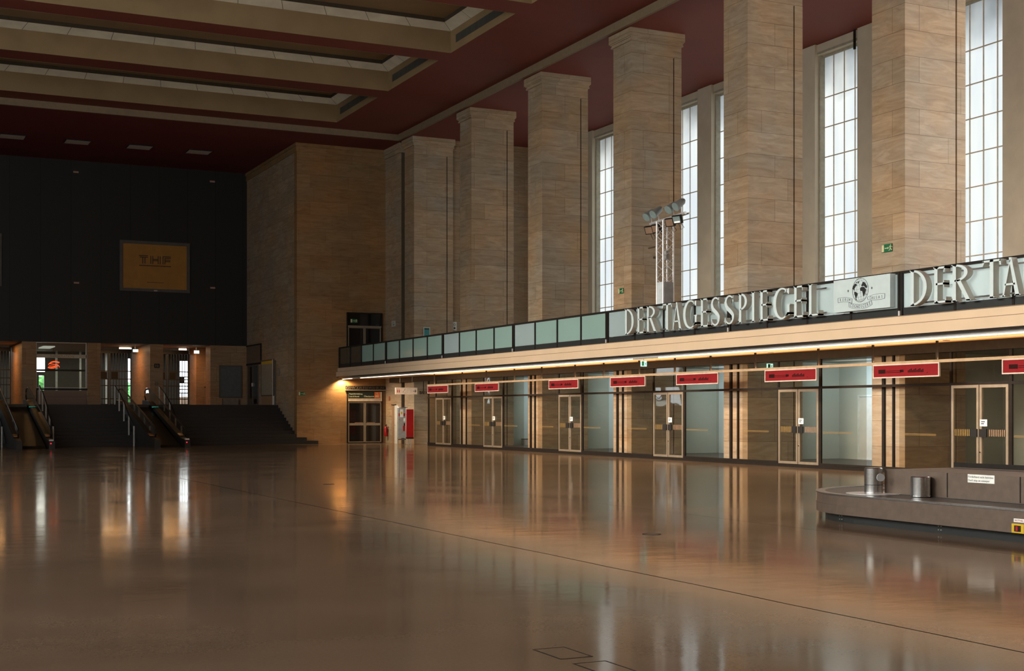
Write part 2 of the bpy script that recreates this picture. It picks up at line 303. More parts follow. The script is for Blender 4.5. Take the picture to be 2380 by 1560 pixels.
# ------------------------------------------------------------------ builders
WLOC = {}
class MB:
    def __init__(s): s.v = []; s.f = []; s.mi = []; s.cur = 0
    def _add(s, vs, fs):
        o = len(s.v); s.v += [tuple(p) for p in vs]; s.f += [tuple(i + o for i in f) for f in fs]; s.mi += [s.cur] * len(fs); return s
    def box(s, x0, y0, z0, x1, y1, z1):
        x0, x1 = min(x0, x1), max(x0, x1); y0, y1 = min(y0, y1), max(y0, y1); z0, z1 = min(z0, z1), max(z0, z1)
        v = [(x0, y0, z0), (x1, y0, z0), (x1, y1, z0), (x0, y1, z0), (x0, y0, z1), (x1, y0, z1), (x1, y1, z1), (x0, y1, z1)]
        return s._add(v, [(0, 3, 2, 1), (4, 5, 6, 7), (0, 1, 5, 4), (1, 2, 6, 5), (2, 3, 7, 6), (3, 0, 4, 7)])
    def quad(s, a, b, c, d): return s._add([a, b, c, d], [(0, 1, 2, 3)])
    def tube(s, pts, r, seg=8, cap=True):
        pts = [Vector(p) for p in pts]; n = len(pts); rings = []
        up = None
        for i, p in enumerate(pts):
            d = (pts[min(i + 1, n - 1)] - pts[max(i - 1, 0)]).normalized()
            a = Vector((0, 0, 1)) if abs(d.z) < .95 else Vector((1, 0, 0))
            u = d.cross(a).normalized(); w = d.cross(u).normalized()
            rr = r[i] if isinstance(r, (list, tuple)) else r
            rings.append([p + (u * math.cos(2 * PI * k / seg) + w * math.sin(2 * PI * k / seg)) * rr for k in range(seg)])
        vs = [q for rg in rings for q in rg]; fs = []
        for i in range(n - 1):
            for k in range(seg):
                a = i * seg + k; b = i * seg + (k + 1) % seg
                fs.append((a, b, b + seg, a + seg))
        if cap: fs.append(tuple(range(seg - 1, -1, -1))); fs.append(tuple((n - 1) * seg + k for k in range(seg)))
        return s._add(vs, fs)
    def prism(s, F, pts, d0, d1):
        n = len(pts)
        ar = sum(pts[i][0] * pts[(i + 1) % n][1] - pts[(i + 1) % n][0] * pts[i][1] for i in range(n))
        if ar < 0: pts = pts[::-1]
        v = [F(a, b, d0) for a, b in pts] + [F(a, b, d1) for a, b in pts]
        fs = [tuple(range(n - 1, -1, -1)), tuple(range(n, 2 * n))] + [(i, (i + 1) % n, n + (i + 1) % n, n + i) for i in range(n)]
        return s._add(v, fs)
    def rect(s, F, s0, t0, s1, t1, d0, d1): return s.prism(F, [(s0, t0), (s1, t0), (s1, t1), (s0, t1)], d0, d1)
    def strip(s, F, A, B, d0, d1):
        # band between two polylines A and B of equal length
        for i in range(len(A) - 1): s.prism(F, [A[i], A[i + 1], B[i + 1], B[i]], d0, d1)
        return s
    def frame(s, F, s0, t0, s1, t1, w, d0, d1):
        s.rect(F, s0, t0, s0 + w, t1, d0, d1); s.rect(F, s1 - w, t0, s1, t1, d0, d1)
        s.rect(F, s0 + w, t1 - w, s1 - w, t1, d0, d1); s.rect(F, s0 + w, t0, s1 - w, t0 + w, d0, d1); return s
    def ring(s, F, c, r, w, d0, d1, seg=32, a0=0, a1=2 * PI, ky=1.):
        A = [(c[0] + math.cos(a0 + (a1 - a0) * i / seg) * r, c[1] + ky * math.sin(a0 + (a1 - a0) * i / seg) * r) for i in range(seg + 1)]
        B = [(c[0] + math.cos(a0 + (a1 - a0) * i / seg) * (r - w), c[1] + ky * math.sin(a0 + (a1 - a0) * i / seg) * (r - w)) for i in range(seg + 1)]
        return s.strip(F, A, B, d0, d1)
    def line(s, F, pts, w, d0, d1):
        A = []; B = []
        for i, p in enumerate(pts):
            a = pts[max(i - 1, 0)]; b = pts[min(i + 1, len(pts) - 1)]
            dx, dy = b[0] - a[0], b[1] - a[1]; l = math.hypot(dx, dy) or 1
            A.append((p[0] - dy / l * w / 2, p[1] + dx / l * w / 2)); B.append((p[0] + dy / l * w / 2, p[1] - dx / l * w / 2))
        return s.strip(F, A, B, d0, d1)
    def text(s, F, txt, s0, t0, width=None, height=None, d0=0, d1=.004, rot=0., center=False, xs=None):
        vs, fs, (x0, y0, x1, y1) = text_mesh(txt)
        if not vs: return s
        k = (height / (CAPH)) if height else width / (x1 - x0)
        kx = width / (x1 - x0) if (width and height) else k
        if xs: kx *= xs
        ca, sa = math.cos(rot), math.sin(rot); out = []
        for x, y, z in vs:
            a = (x - x0) * kx; b = y * k
            if center: a -= (x1 - x0) * kx / 2
            out.append(F(s0 + a * ca - b * sa, t0 + a * sa + b * ca, d0 + (d1 - d0) * (1 if z > 0 else 0)))
        return s._add(out, fs)
    def build(s, name, mat, parent=None, smooth=False):
        me = bpy.data.meshes.new(name)
        off = WLOC.get(parent.name, Vector((0, 0, 0))) if parent is not None else Vector((0, 0, 0))
        me.from_pydata([tuple(Vector(p) - off) for p in s.v], [], s.f)
        mats = mat if isinstance(mat, (list, tuple)) else [mat]
        for k in mats: me.materials.append(k)
        if len(mats) > 1: me.polygons.foreach_set('material_index', s.mi)
        if smooth:
            me.polygons.foreach_set('use_smooth', [True] * len(s.f))
            try: me.set_sharp_from_angle(angle=math.radians(35))
            except Exception: pass
        me.update()
        o = bpy.data.objects.new(name, me); COL.objects.link(o)
        if parent is not None:
            o.parent = parent; WLOC[o.name] = off
        else: WLOC[o.name] = Vector((0, 0, 0))
        return o

TX = {}; CAPH = .69
def text_mesh(txt):
    if txt in TX: return TX[txt]
    cu = bpy.data.curves.new('lettering_source', 'FONT'); cu.body = txt; cu.extrude = .5; cu.resolution_u = 3
    o = bpy.data.objects.new('lettering_source', cu); COL.objects.link(o)
    dg = bpy.context.evaluated_depsgraph_get(); dg.update()
    me = bpy.data.meshes.new_from_object(o.evaluated_get(dg))
    vs = [tuple(v.co) for v in me.vertices]; fs = [tuple(p.vertices) for p in me.polygons]
    bpy.data.objects.remove(o); bpy.data.curves.remove(cu); bpy.data.meshes.remove(me)
    bb = (min(v[0] for v in vs), min(v[1] for v in vs), max(v[0] for v in vs), max(v[1] for v in vs)) if vs else (0, 0, 1, 1)
    TX[txt] = (vs, fs, bb); return TX[txt]

def frame_at(o, r, u):
    o = Vector(o); r = Vector(r); u = Vector(u); n = r.cross(u)
    return lambda s, t, d=0.: o + r * s + u * t + n * d
def FY(x, y, z): return frame_at((x, y, z), (1, 0, 0), (0, 0, 1))      # face towards -y
def FX(x, y, z): return frame_at((x, y, z), (0, -1, 0), (0, 0, 1))     # face towards -x, s runs to -y

def tag(o, label, cat, group=None, kind=None):
    o['label'] = label; o['category'] = cat
    if group: o['group'] = group
    if kind: o['kind'] = kind
    return o
def struct(o, label=None, cat=None):
    o['kind'] = 'structure'
    if label: o['label'] = label; o['category'] = cat
    return o
def thing(name, label, cat, loc, group=None):
    o = bpy.data.objects.new(name, None); COL.objects.link(o); o.location = loc; o.empty_display_size = .1
    WLOC[o.name] = Vector(loc); tag(o, label, cat, group); return o
def dup(root, delta, label=None, group=None):
    r = root.copy(); COL.objects.link(r); r.location = Vector(root.location) + Vector(delta)
    if label: r['label'] = label
    if group: r['group'] = group
    for ch in list(root.children):
        c = ch.copy(); COL.objects.link(c); c.parent = r
        for g in ch.children:
            d = g.copy(); COL.objects.link(d); d.parent = c
    return r

# ------------------------------------------------------------------ layout numbers (metres; camera stands at the origin)
YE = 69.0        # end wall of the side aisle block
XS = 20.58       # side wall of the stair bay
XC = 25.5        # column front plane
XSH = 25.3       # shopfront plane
XB = 22.9        # balustrade plane
ZL, ZC = 15.75, 16.05
YF = 79.2        # far wall
UP = 2.05        # upper floor level
COLY = [28.6 + 7.24 * i for i in range(6)]   # near faces, nearest first
XW, XWF = 33.4, 33.0
XL = -13.2

# ---------------------------------------------------------------- floor, ceilings, walls
m = MB(); m.box(XL, -12, -.2, 34, 72.6, 0); struct(m.build('floor', M['floor']), 'polished brown hall floor with long joints', 'floor')
m = MB(); m.box(XL, 72.55, UP - .3, 34, 92, UP); o = m.build('floor', simple('landing_floor', (.05, .04, .03), .4)); struct(o, 'dark upper landing floor behind the stairs', 'floor')

# central ceiling with four coffer openings
CF = [(37.0, 42.9), (44.2, 50.2), (51.45, 57.35), (58.7, 64.64)]
CX0, CX1 = -1.1, 21.33
m = MB()
m.box(XL, -12, ZC, CX0, 66.2, ZC + .1); m.box(CX1, -12, ZC, 25.22, 66.2, ZC + .1)
ys = [-12] + [v for c in CF for v in c] + [66.2]
for a, b in zip(ys[0::2], ys[1::2]): m.box(CX0, a, ZC, CX1, b, ZC + .1)
struct(m.build('ceiling', M['red']), 'oxide red main ceiling with long coffers', 'ceiling')
m = MB(); m.box(25.2, -12, ZL, 34, 66.2, ZL + .1)
struct(m.build('ceiling', M['red']), 'red aisle ceiling above the columns and windows', 'ceiling')
m = MB(); m.box(XL, 66.18, ZL, 34, 80.5, ZL + .1)
struct(m.build('ceiling', M['red_dark']), 'dark red ceiling over the stair bay', 'ceiling')
m = MB(); m.box(25.12, -12, ZL - .02, 25.24, 66.2, ZC)
struct(m.build('trim_1', M['trim']), 'beige ceiling edge running above the columns', 'trim')
m = MB(); m.box(XL, 66.1, ZL - .02, 25.12, 66.22, ZC)
struct(m.build('trim_2', M['trim']), 'beige ceiling edge across the far end of the hall', 'trim')

def coffer(y0, y1, label):
    t = thing('ceiling_coffer', label, 'ceiling coffer', (CX1, y1, ZC), 'long ceiling coffers')
    zt = ZC + .87; d = .47; zi = zt + .19; zr = zi + .16
    a = MB()
    for q in (((CX0, y1), (CX1, y1)), ((CX1, y1), (CX1, y0)), ((CX1, y0), (CX0, y0)), ((CX0, y0), (CX0, y1))):
        (ax, ay), (bx, by) = q
        e = .008; fx = lambda v: v + e if v == CX0 else v - e
        fy = lambda v: v + e if v == y0 else v - e
        a.quad((fx(ax), fy(ay), ZC - .003), (fx(bx), fy(by), ZC - .003), (fx(bx), fy(by), zt), (fx(ax), fy(ay), zt))
    a.build('coffer_wall', M['coffer'], t)
    # milky panels all round
    x = CX1 - d; k = 0; seg = 1.74
    p = MB()
    def panels(A, B, Ai, Bi, n, skip=.005):
        for i in range(n):
            f0 = i / n + skip / n * 1.2; f1 = (i + 1) / n - skip / n * 1.2
            L_ = lambda P, Q, f: tuple(P[j] + (Q[j] - P[j]) * f for j in range(3))
            p.quad(L_(A, B, f0), L_(A, B, f1), L_(Ai, Bi, f1), L_(Ai, Bi, f0))
    c = [(CX0, y0), (CX1, y0), (CX1, y1), (CX0, y1)]; ci = [(CX0 + d, y0 + d), (CX1 - d, y0 + d), (CX1 - d, y1 - d), (CX0 + d, y1 - d)]
    for i in range(4):
        j = (i + 1) % 4; n = 13 if i % 2 == 0 else 3
        panels(c[i] + (zt,), c[j] + (zt,), ci[i] + (zi,), ci[j] + (zi,), n)
    p.build('light_band', M['lightpanel'], t)
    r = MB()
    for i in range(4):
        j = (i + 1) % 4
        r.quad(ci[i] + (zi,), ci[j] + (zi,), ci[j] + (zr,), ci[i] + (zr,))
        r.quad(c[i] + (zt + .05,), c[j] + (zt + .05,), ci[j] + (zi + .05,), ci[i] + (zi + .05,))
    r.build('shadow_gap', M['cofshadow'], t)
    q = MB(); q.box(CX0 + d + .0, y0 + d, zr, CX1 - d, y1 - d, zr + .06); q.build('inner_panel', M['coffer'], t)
    v = MB(); v.box(CX1 - .02, y0 + .45, ZC + .29, CX1 - .009, y1 - .55, ZC + .6); v.build('vent_grille', M['vent'], t)
    return t
for (a, b), lab in zip(CF, ('nearest ceiling coffer, only its far corner showing at the top edge', 'big ceiling coffer nearest the first full-height column at upper left',
                            'middle ceiling coffer between the two others', 'farthest ceiling coffer, closest to the dark end wall')):
    coffer(a, b, 'tan ' + lab)

# end wall of the aisle block, stair side wall
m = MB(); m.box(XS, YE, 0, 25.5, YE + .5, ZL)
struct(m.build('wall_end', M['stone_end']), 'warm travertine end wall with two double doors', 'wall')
m = MB(); m.box(XS, YE + .5, 0, XS + .5, YF + .4, ZL)

m2 = MB(); m2.box(XS - .09, YE - .09, ZL - .16, 25.4, YE, ZL); m2.box(XS - .05, YE - .05, ZL - .45, 25.4, YE, ZL - .16); m2.box(XS - .03, YE - .03, ZL - .55, 25.4, YE, ZL - .5)
m2.box(XS - .09, YE, ZL - .16, XS, YF, ZL); m2.box(XS - .05, YE, ZL - .45, XS, YF, ZL - .16)
struct(m2.build('trim_5', M['stone_end']), 'stone moulding along the top of the end wall and stair side wall', 'trim')
struct(m.build('wall_stair_side', M['stone_side']), 'travertine side wall beside the stairs', 'wall')
# pilaster block at the corner of the end wall
m = MB(); m.box(XC, 66.64, 0, 26.6, YE + .5, ZL)
m3 = MB(); m3.box(XC - .12, 66.6, ZL - .3, 25.6, YE, ZL); m3.box(XC - .07, 66.62, ZL - .5, 25.6, YE, ZL - .3); struct(m3.build('trim_6', M['stone']), 'stone moulding at the head of the corner pilaster', 'trim')
struct(m.build('wall_corner_pilaster', M['stone']), 'travertine corner pilaster joining the end wall', 'wall')
m = MB(); m.box(25.51, 66.60, 0, 26.6, 66.638, ZL - .5); m.box(26.2, 66.14, 0, 26.6, 66.6, ZL); struct(m.build('trim_3', simple('recess_shade', (.10, .07, .045), .7)), 'dark strip painted as shade in the gap beside the corner pilaster', 'trim')  # dark sheet over the pilaster end paints the shade of the deep gap
# gallery end wall
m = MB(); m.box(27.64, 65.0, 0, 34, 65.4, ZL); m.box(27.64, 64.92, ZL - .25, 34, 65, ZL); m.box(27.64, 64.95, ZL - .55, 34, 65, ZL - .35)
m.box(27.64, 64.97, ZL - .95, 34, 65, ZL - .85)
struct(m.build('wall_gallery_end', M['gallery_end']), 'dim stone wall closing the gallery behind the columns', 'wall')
# right window wall with openings
WY = [42.0 + 3.52 * k for k in range(-11, 7)]   # far edge (left in view) of each glass field
WW = 2.46; ZS, ZT = 4.4, 15.35
m = MB()
edges = []
lo = -12
for y in sorted(WY):
    m.box(XWF, lo, ZS, XW + .35, y - WW, ZL); lo = y
m.box(XWF, lo, ZS, XW + .35, 65.2, ZL)
m.box(XWF, -12, 3.9, XW + .35, 65.2, ZS)
for y in WY: m.box(XWF + .12, y - WW, ZT, XW + .35, y, ZL)
struct(m.build('wall_right', M['plain_pier']), 'plaster window wall behind the columns', 'wall')
# one window, then copies
def window0(y, n, label):
    w = bpy.data.objects.new('window_%d' % n, None); COL.objects.link(w); w.location = (XW, y, ZS); WLOC[w.name] = Vector((XW, y, ZS))
    w['kind'] = 'structure'; w['label'] = label; w['category'] = 'window'; w['group'] = 'tall gallery windows'
    MB().box(XW + .03, y - WW, ZS, XW + .05, y, ZT).build('pane', M['winR'], w)
    g = MB()
    for i in range(1, 4): g.box(XW, y - WW * i / 4 - .018, ZS, XW + .03, y - WW * i / 4 + .018, ZT)
    z = ZT - 1.62
    while z > ZS: g.box(XW - .005, y - WW, z - .018, XW + .03, y, z + .018); z -= 1.145
    g.build('glazing_bars', M['mullion'], w)
    f = MB(); f.box(XW - .2, y - .07, ZS, XW + .03, y, ZT); f.box(XW - .05, y - WW, ZS, XW + .03, y - WW + .05, ZT); f.box(XW - .06, y - WW, ZT - .08, XW + .03, y, ZT)
    f.box(XW - .3, y - WW, ZT + .02, XW - .12, y, ZT + .1)
    f.build('window_frame', M['winframe'], w)
    return w
wins = []
for n, y in enumerate(sorted(WY, reverse=True)):
    lab = 'tall frosted gallery window, number %d along the window wall counted from the gallery end wall' % (n + 1)
    if n == 0: wins.append(window0(y, 1, lab))
    else:
        w = dup(wins[0], (0, y - sorted(WY, reverse=True)[0], 0), lab); w.name = 'window_%d' % (n + 1); wins.append(w)
        if y < 30:   # panes out of view glow harder, added to light the floor
            for ch in w.children:
                if ch.name.startswith('pane'): ch.data = ch.data.copy(); ch.data.materials[0] = M['winN']

# far wall above the landing openings
m = MB(); m.box(-.38, YF, 5.57, XS, YF + .4, ZL)
struct(m.build('wall_far', M['blackwall']), 'black panelled wall above the landing', 'wall')
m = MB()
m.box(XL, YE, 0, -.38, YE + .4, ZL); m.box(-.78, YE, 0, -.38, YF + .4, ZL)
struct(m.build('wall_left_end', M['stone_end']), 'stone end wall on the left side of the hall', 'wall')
m = MB(); m.box(XL - .3, -12.3, 0, XL, YE, ZC + 1); struct(m.build('wall_left', M['plain_pier']), 'plaster wall on the unseen left side', 'wall')
m = MB(); m.box(XL, -12.3, 0, 34, -12, ZC + 1); struct(m.build('wall_back', M['stone']), 'stone wall behind the viewpoint', 'wall')
m = MB(); m.box(30.6, -12, 0, 31, 65.2, 4.0); struct(m.build('wall_rear', M['shopwall']), 'rear wall behind the shops', 'wall')

m = MB(); m.box(XL - .5, -12.5, 18.2, 34.2, 81, 18.4)
m.box(XL - .5, -12.5, ZC, XL, 81, 18.2); m.box(33.8, -12.5, ZL, 34.2, 81, 18.2); m.box(XL, -12.5, ZC, 33.8, -12.2, 18.2); m.box(XL, 80.6, ZL, 33.8, 81, 18.2)
struct(m.build('ceiling_light_shield', M['black']), 'unseen roof shell added to keep sky light out', 'roof')  # unseen shell added to stop sky light leaking through the coffers
# opposite daylight windows
for n in range(12):
    y = -9.0 + 4.3 * n
    w = struct(MB().box(XL, y, 5.2, XL + .03, y + 2.9, 15.2).build('window_%d' % (40 + n), M['winL']), 'tall daylight window of the opposite side, number %d from the viewpoint' % (n + 1), 'window')
    w['group'] = 'opposite windows'

# ---------------------------------------------------------------- columns
def column0(y, label):
    t = thing('stone_column', label, 'column', (XC, y, 0), 'travertine columns')
    MB().box(XC, y, 0, 27.3, y + 1.33, ZL).build('shaft', M['stone'], t)
    r = MB(); r.box(27.3, y + .05, 0, 27.35, y + 1.28, ZL - .9); r.cur = 0
    r.build('shadow_joint', M['dark'], t)
    a = MB(); a.box(27.35, y - .005, 0, 27.66, y + 1.33, ZL - .9); a.box(27.3, y, ZL - .9, 27.66, y + 1.33, ZL); a.build('rear_pilaster', M['stone'], t)
    c = MB()
    for d, z0, z1 in ((.07, ZL - .46, ZL - .41), (.05, ZL - .41, ZL - .34), (.09, ZL - .34, ZL - .3), (.13, ZL - .3, ZL)):
        c.box(XC - d, y - d, z0, 27.66 + d * .6, y + 1.33 + d, z1)
    c.build('capital', M['stone'], t)
    return t
clab = ['travertine column at right with a green exit sign, nearest to the viewpoint', 'travertine column rising between the word SPIEGEL and the ceiling, second nearest',
        'travertine column directly behind the floodlight tower', 'travertine column left of the one behind the floodlight tower',
        'second slender-looking travertine column from the far end', 'farthest travertine column, beside the corner pilaster']
c0 = column0(COLY[0], clab[0])
for i in range(1, 6): dup(c0, (0, 7.24 * i, 0), clab[i])

# ---------------------------------------------------------------- balcony
m = MB(); m.box(23.0, 5, 3.56, XWF, YE - .01, 4.0); struct(m.build('wall_balcony_slab', M['soffit']), 'balcony slab carrying the gallery', 'slab')
t = thing('balcony_fascia', 'long peach balcony fascia with a thin step line', 'fascia', (22.8, YE, 3.53))
MB().box(22.72, 5, 3.53, 22.95, YE - .01, 3.79).build('lower_band', M['fascia'], t)
MB().box(22.715, 5, 3.782, 22.9, YE - .01, 3.795).build('step_line', M['wood'], t)
MB().box(22.8, 5, 3.795, 22.95, YE - .01, 3.985).build('upper_band', M['fascia'], t)
MB().box(22.78, 5, 3.985, 22.99, YE - .01, 4.0).build('capping', M['trim'], t)
MB().box(22.74, 5, 3.50, 22.96, YE - .01, 3.53).build('shadow_underside', M['dark'], t)
m = MB(); m.box(23.14, 5, 3.45, 25.26, YE - .01, 3.56)
struct(m.build('ceiling_soffit', M['soffit']), 'warm lit soffit under the balcony', 'ceiling')
m = MB(); m.box(25.16, 5, 3.2, 25.5, 67.5, 3.46); struct(m.build('trim_4', M['dark']), 'dark beam along the head of the shopfronts', 'trim')

# cove light with tubes
t = thing('cove_light', 'continuous cove light fixture under the balcony edge with warm tubes', 'light', (23.05, YE, 3.42))
MB().box(22.98, 5, 3.42, 23.14, YE - .05, 3.5).build('housing', M['white'], t)
y = 68.9; k = 0
tubes = []
while y > 12:
    y1 = y - 1.6
    if k == 1: y1 = y - 1.25
    lit = not (k == 1 or 37.1 < (y + y1) / 2 < 38.7)
    MB().tube([(23.05, y - .02, 3.405), (23.05, y1 + .02, 3.405)], .018, 8).build('tube', M['tube'] if lit else M['tubeoff'], t, True)
    y = y1; k += 1

# recessed downlights in the soffit
for i, (x, y) in enumerate(((24.75, 33.6), (24.85, 37.0), (24.7, 39.95), (24.75, 29.15), (24.45, 25.93), (24.6, 43.6), (24.6, 47.2))):
    lb = ['third from the right', 'in line with the second lit gap', 'left of the gap in the tubes', 'second from the right', 'rightmost, near the picture edge', 'sixth from the right', 'farthest of the row'][i]
    t = thing('downlight', 'small round recessed downlight in the soffit, ' + lb, 'downlight', (x, y, 3.45), 'soffit downlights')
    F = frame_at((x, y, 3.45), (1, 0, 0), (0, -1, 0))
    MB().ring(F, (0, 0), .09, .025, 0, .012, 20).build('rim', M['trim'], t)
    MB().prism(F, [(.064 * math.cos(a * PI / 8), .064 * math.sin(a * PI / 8)) for a in range(16)], 0, .004).build('lens', M['dark'], t)

# balustrade bays
POST = [69.0, 61.8, 54.7, 47.6, 40.25, 33.05, 25.8, 18.6]
rlab = ['leftmost balustrade bay against the end wall', 'second balustrade bay from the end wall', 'third balustrade bay from the end wall',
        'fourth balustrade bay from the end wall, just left of the big letters', 'balustrade bay behind the first half of the big letters',
        'balustrade bay behind the second half of the letters and the globe board', 'rightmost balustrade bay behind the second row of letters']
for i in range(7):
    ya, yb = POST[i] - (.06 if i else .12), POST[i + 1] + .06
    t = thing('balustrade', 'frosted glass ' + rlab[i], 'balustrade', (XB, ya, 4.0), 'balcony balustrade bays')
    MB().box(XB - .05, yb - .055, 5.03, XB + .05, ya + .055, 5.09).build('top_rail', M['dark'], t)
    n = 4
    for k in range(n):
        y0 = ya + (yb - ya) * k / n; y1 = ya + (yb - ya) * (k + 1) / n
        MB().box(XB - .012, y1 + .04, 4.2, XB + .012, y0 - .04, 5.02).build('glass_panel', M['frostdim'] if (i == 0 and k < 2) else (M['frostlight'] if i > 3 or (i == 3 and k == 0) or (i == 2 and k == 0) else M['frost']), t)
        MB().box(XB - .03, y1 + .035, 4.0, XB + .03, y0 - .035, 4.19).build('lower_panel', M['darkpanel'], t)
        if k: MB().box(XB - .045, y0 - .035, 4.0, XB + .045, y0 + .035, 5.05).build('mullion', M['dark'], t)
    MB().box(XB - .06, ya - .02, 4.0, XB + .06, ya + .05, 5.06).build('post', M['dark'], t)
    MB().box(XB - .06, yb - .05, 4.0, XB + .06, yb + .02, 5.06).build('post', M['dark'], t)
    if i < 6: MB().box(XB - .09, yb - .09, 4.0, XB - .06, yb - .03, 4.12).build('bracket', M['alu'], t)

# ---------------------------------------------------------------- big serif letters
def arc(cx, cy, rx, ry, a0, a1, n=18): return [(cx + rx * math.cos(math.radians(a0 + (a1 - a0) * i / n)), cy + ry * math.sin(math.radians(a0 + (a1 - a0) * i / n))) for i in range(n + 1)]
def glyph(ch, w):
    P = []; S = []      # polygons, strips (A,B)
    t, n, s = .125, .055, .03
    R_ = lambda x0, y0, x1, y1: P.append([(x0, y0), (x1, y0), (x1, y1), (x0, y1)])
    def stem(x, y0=0, y1=1, serif=True, tt=t):
        R_(x, y0, x + tt, y1)
        if serif:
            if y0 == 0: P.append([(x - .045, 0), (x + tt + .045, 0), (x + tt + .02, s), (x - .02, s)])
            if y1 == 1: P.append([(x - .045, 1), (x + tt + .045, 1), (x + tt + .02, 1 - s), (x - .02, 1 - s)])
    if ch == 'I': stem(w / 2 - t / 2)
    if ch in 'EL':
        stem(.045); e = w
        R_(.045 + t * .5, 0, e, n); P.append([(e - .02, 0), (e, 0), (e, .16), (e - .045, n)])
        if ch == 'E':
            R_(.045 + t * .5, 1 - n, e - .04, 1); P.append([(e - .06, 1), (e - .04, 1), (e - .04, .85), (e - .085, 1 - n)])
            R_(.045 + t * .5, .5, e - .08, .5 + n); P.append([(e - .12, .5), (e - .08, .43), (e - .08, .62), (e - .12, .5 + n)])
    if ch == 'D':
        stem(.045)
        S.append((arc(.045 + t * .6, .5, w - .045 - t * .6, .5, 90, -90), arc(.045 + t * .6, .5, w - .045 - t * .6 - t * 1.05, .5 - n, 90, -90)))
    if ch in 'PR':
        stem(.045); h = .47 if ch == 'R' else .56; cy = 1 - h / 2 - .0; pw = w if ch == 'P' else w * .86
        S.append((arc(.045 + t * .6, cy, pw - .045 - t * .6, h / 2, 90, -90), arc(.045 + t * .6, cy, pw - .045 - t * .6 - t, h / 2 - n, 90, -90)))
        if ch == 'R':
            P.append([(.045 + t, 1 - h + n), (.045 + t * 1.9 + .04, 1 - h + n), (w - .0, 0), (w - .15, 0)])
            P.append([(w - .17, 0), (w + .04, 0), (w + .0, s), (w - .15, s)])
    if ch == 'T':
        stem(w / 2 - t / 2, 0, .999); R_(.02, 1 - n, w - .02, 1)
        P.append([(.0, .84), (.02, .84), (.08, 1 - n), (.02, 1)]); P.append([(w, .84), (w - .02, .84), (w - .08, 1 - n), (w - .02, 1)])
        R_(.01, 1 - n, .05, 1); R_(w - .05, 1 - n, w - .01, 1)
    if ch == 'A':
        c = w * .48
        P.append([(.04, 0), (.04 + n, 0), (c + .02, .97), (c - .03, .9)])
        P.append([(c - .045, 1), (c + .04, 1), (w - .02, 0), (w - .02 - t * 1.1, 0)])
        R_(.13, .28, w - .17, .28 + n * .9)
        R_(0, 0, .14, s); P.append([(w - .2, 0), (w + .03, 0), (w, s), (w - .17, s)])
    if ch == 'G':
        rx = w * .52; cx = rx
        S.append((arc(cx, .5, rx, .51, 48, 318, 30), [(a[0] , a[1]) for a in arc(cx + .03, .5, rx - t * 1.02, .51 - n, 52, 314, 30)]))
        P.append([(w - .2, .9), (w - .06, .78), (w - .03, .80), (w - .03, .97), (w - .06, .97)])
        R_(w - t - .01, .1, w - .01, .43); P.append([(w - t - .05, .43), (w + .03, .43), (w + .01, .43 + s), (w - t - .03, .43 + s)])
        P.append([(w - t - .12, .06), (w - .01, .13), (w - .01, .2), (w - t - .01, .2)])
    if ch == 'S':
        c = []; 
        top = arc(w * .5, .745, w * .40, .225, 25, 180, 12); mid = [(w * .14, .68), (w * .2, .61), (w * .34, .535), (w * .5, .48), (w * .68, .41), (w * .82, .34)]
        bot = arc(w * .48, .255, w * .40, .23, 10, -155, 12)
        c = top + mid + bot; k = len(c); A = []; B = []
        for i, p in enumerate(c):
            f = i / (k - 1); th = .05 + .10 * math.exp(-((f - .5) / .20) ** 2)
            a = c[max(i - 1, 0)]; b = c[min(i + 1, k - 1)]; dx, dy = b[0] - a[0], b[1] - a[1]; l = math.hypot(dx, dy) or 1
            A.append((p[0] - dy / l * th / 2, p[1] + dx / l * th / 2)); B.append((p[0] + dy / l * th / 2, p[1] - dx / l * th / 2))
        S.append((A, B))
        P.append([(w * .84, .76), (w * .90, .76), (w * .90, .98), (w * .86, .98), (w * .78, .86)])
        P.append([(w * .05, .24), (w * .10, .24), (w * .16, .12), (w * .09, .02), (w * .05, .02)])
    return P, S
def big_letter(ch, y0, y1, parent, xf=22.6, zb=4.19, H=.84):
    F = FX(xf, y0, zb); w = (y0 - y1) / H
    P, S = glyph(ch, w); face = MB(); side = MB()
    for k, (m_, d0, d1) in enumerate(((side, -.17, -.004), (face, -.004, .0))):
        for p in P: m_.prism(F, [(a * H, b * H) for a, b in p], d0, d1)
        for A, B in S: m_.strip(F, [(a * H, b * H) for a, b in A], [(a * H, b * H) for a, b in B], d0, d1)
    o = side.build('letter_' + ch.lower(), M['letterside'], parent)
    face.build('letter_face', M['letter'], o)
spans = [(38.63, 38.05), (37.84, 37.42), (37.25, 36.66), (36.3, 35.74), (35.74, 35.2), (35.11, 34.36), (34.17, 33.76), (33.6, 33.14), (32.9, 32.42), (32.22, 31.8), (31.62, 31.39), (31.2, 30.8), (30.58, 29.84), (29.68, 29.25), (29.05, 28.62)]
t = thing('letter_sign', 'raised grey-white serif letters reading DER TAGESSPIEGEL along the balcony', 'sign', (22.6, 38.63, 4.19))
for ch, (a, b) in zip('DERTAGESSPIEGEL', spans): big_letter(ch, a, b, t)
MB().box(22.77, 28.5, 4.24, 22.80, 38.7, 4.28).build('mounting_rail', M['steel'], t)
MB().box(22.77, 28.5, 4.88, 22.80, 38.7, 4.92).build('mounting_rail', M['steel'], t)
t = thing('letter_sign', 'second row of grey-white serif letters, cut off after DER TA by the picture edge', 'sign', (22.6, 25.17, 4.19))
for ch, (a, b) in zip('DERTAGESSPIEGEL', spans): big_letter(ch, a - 13.44, b - 13.44, t)
MB().box(22.77, 15.1, 4.24, 22.80, 25.2, 4.28).build('mounting_rail', M['steel'], t)
MB().box(22.77, 15.1, 4.88, 22.80, 25.2, 4.92).build('mounting_rail', M['steel'], t)

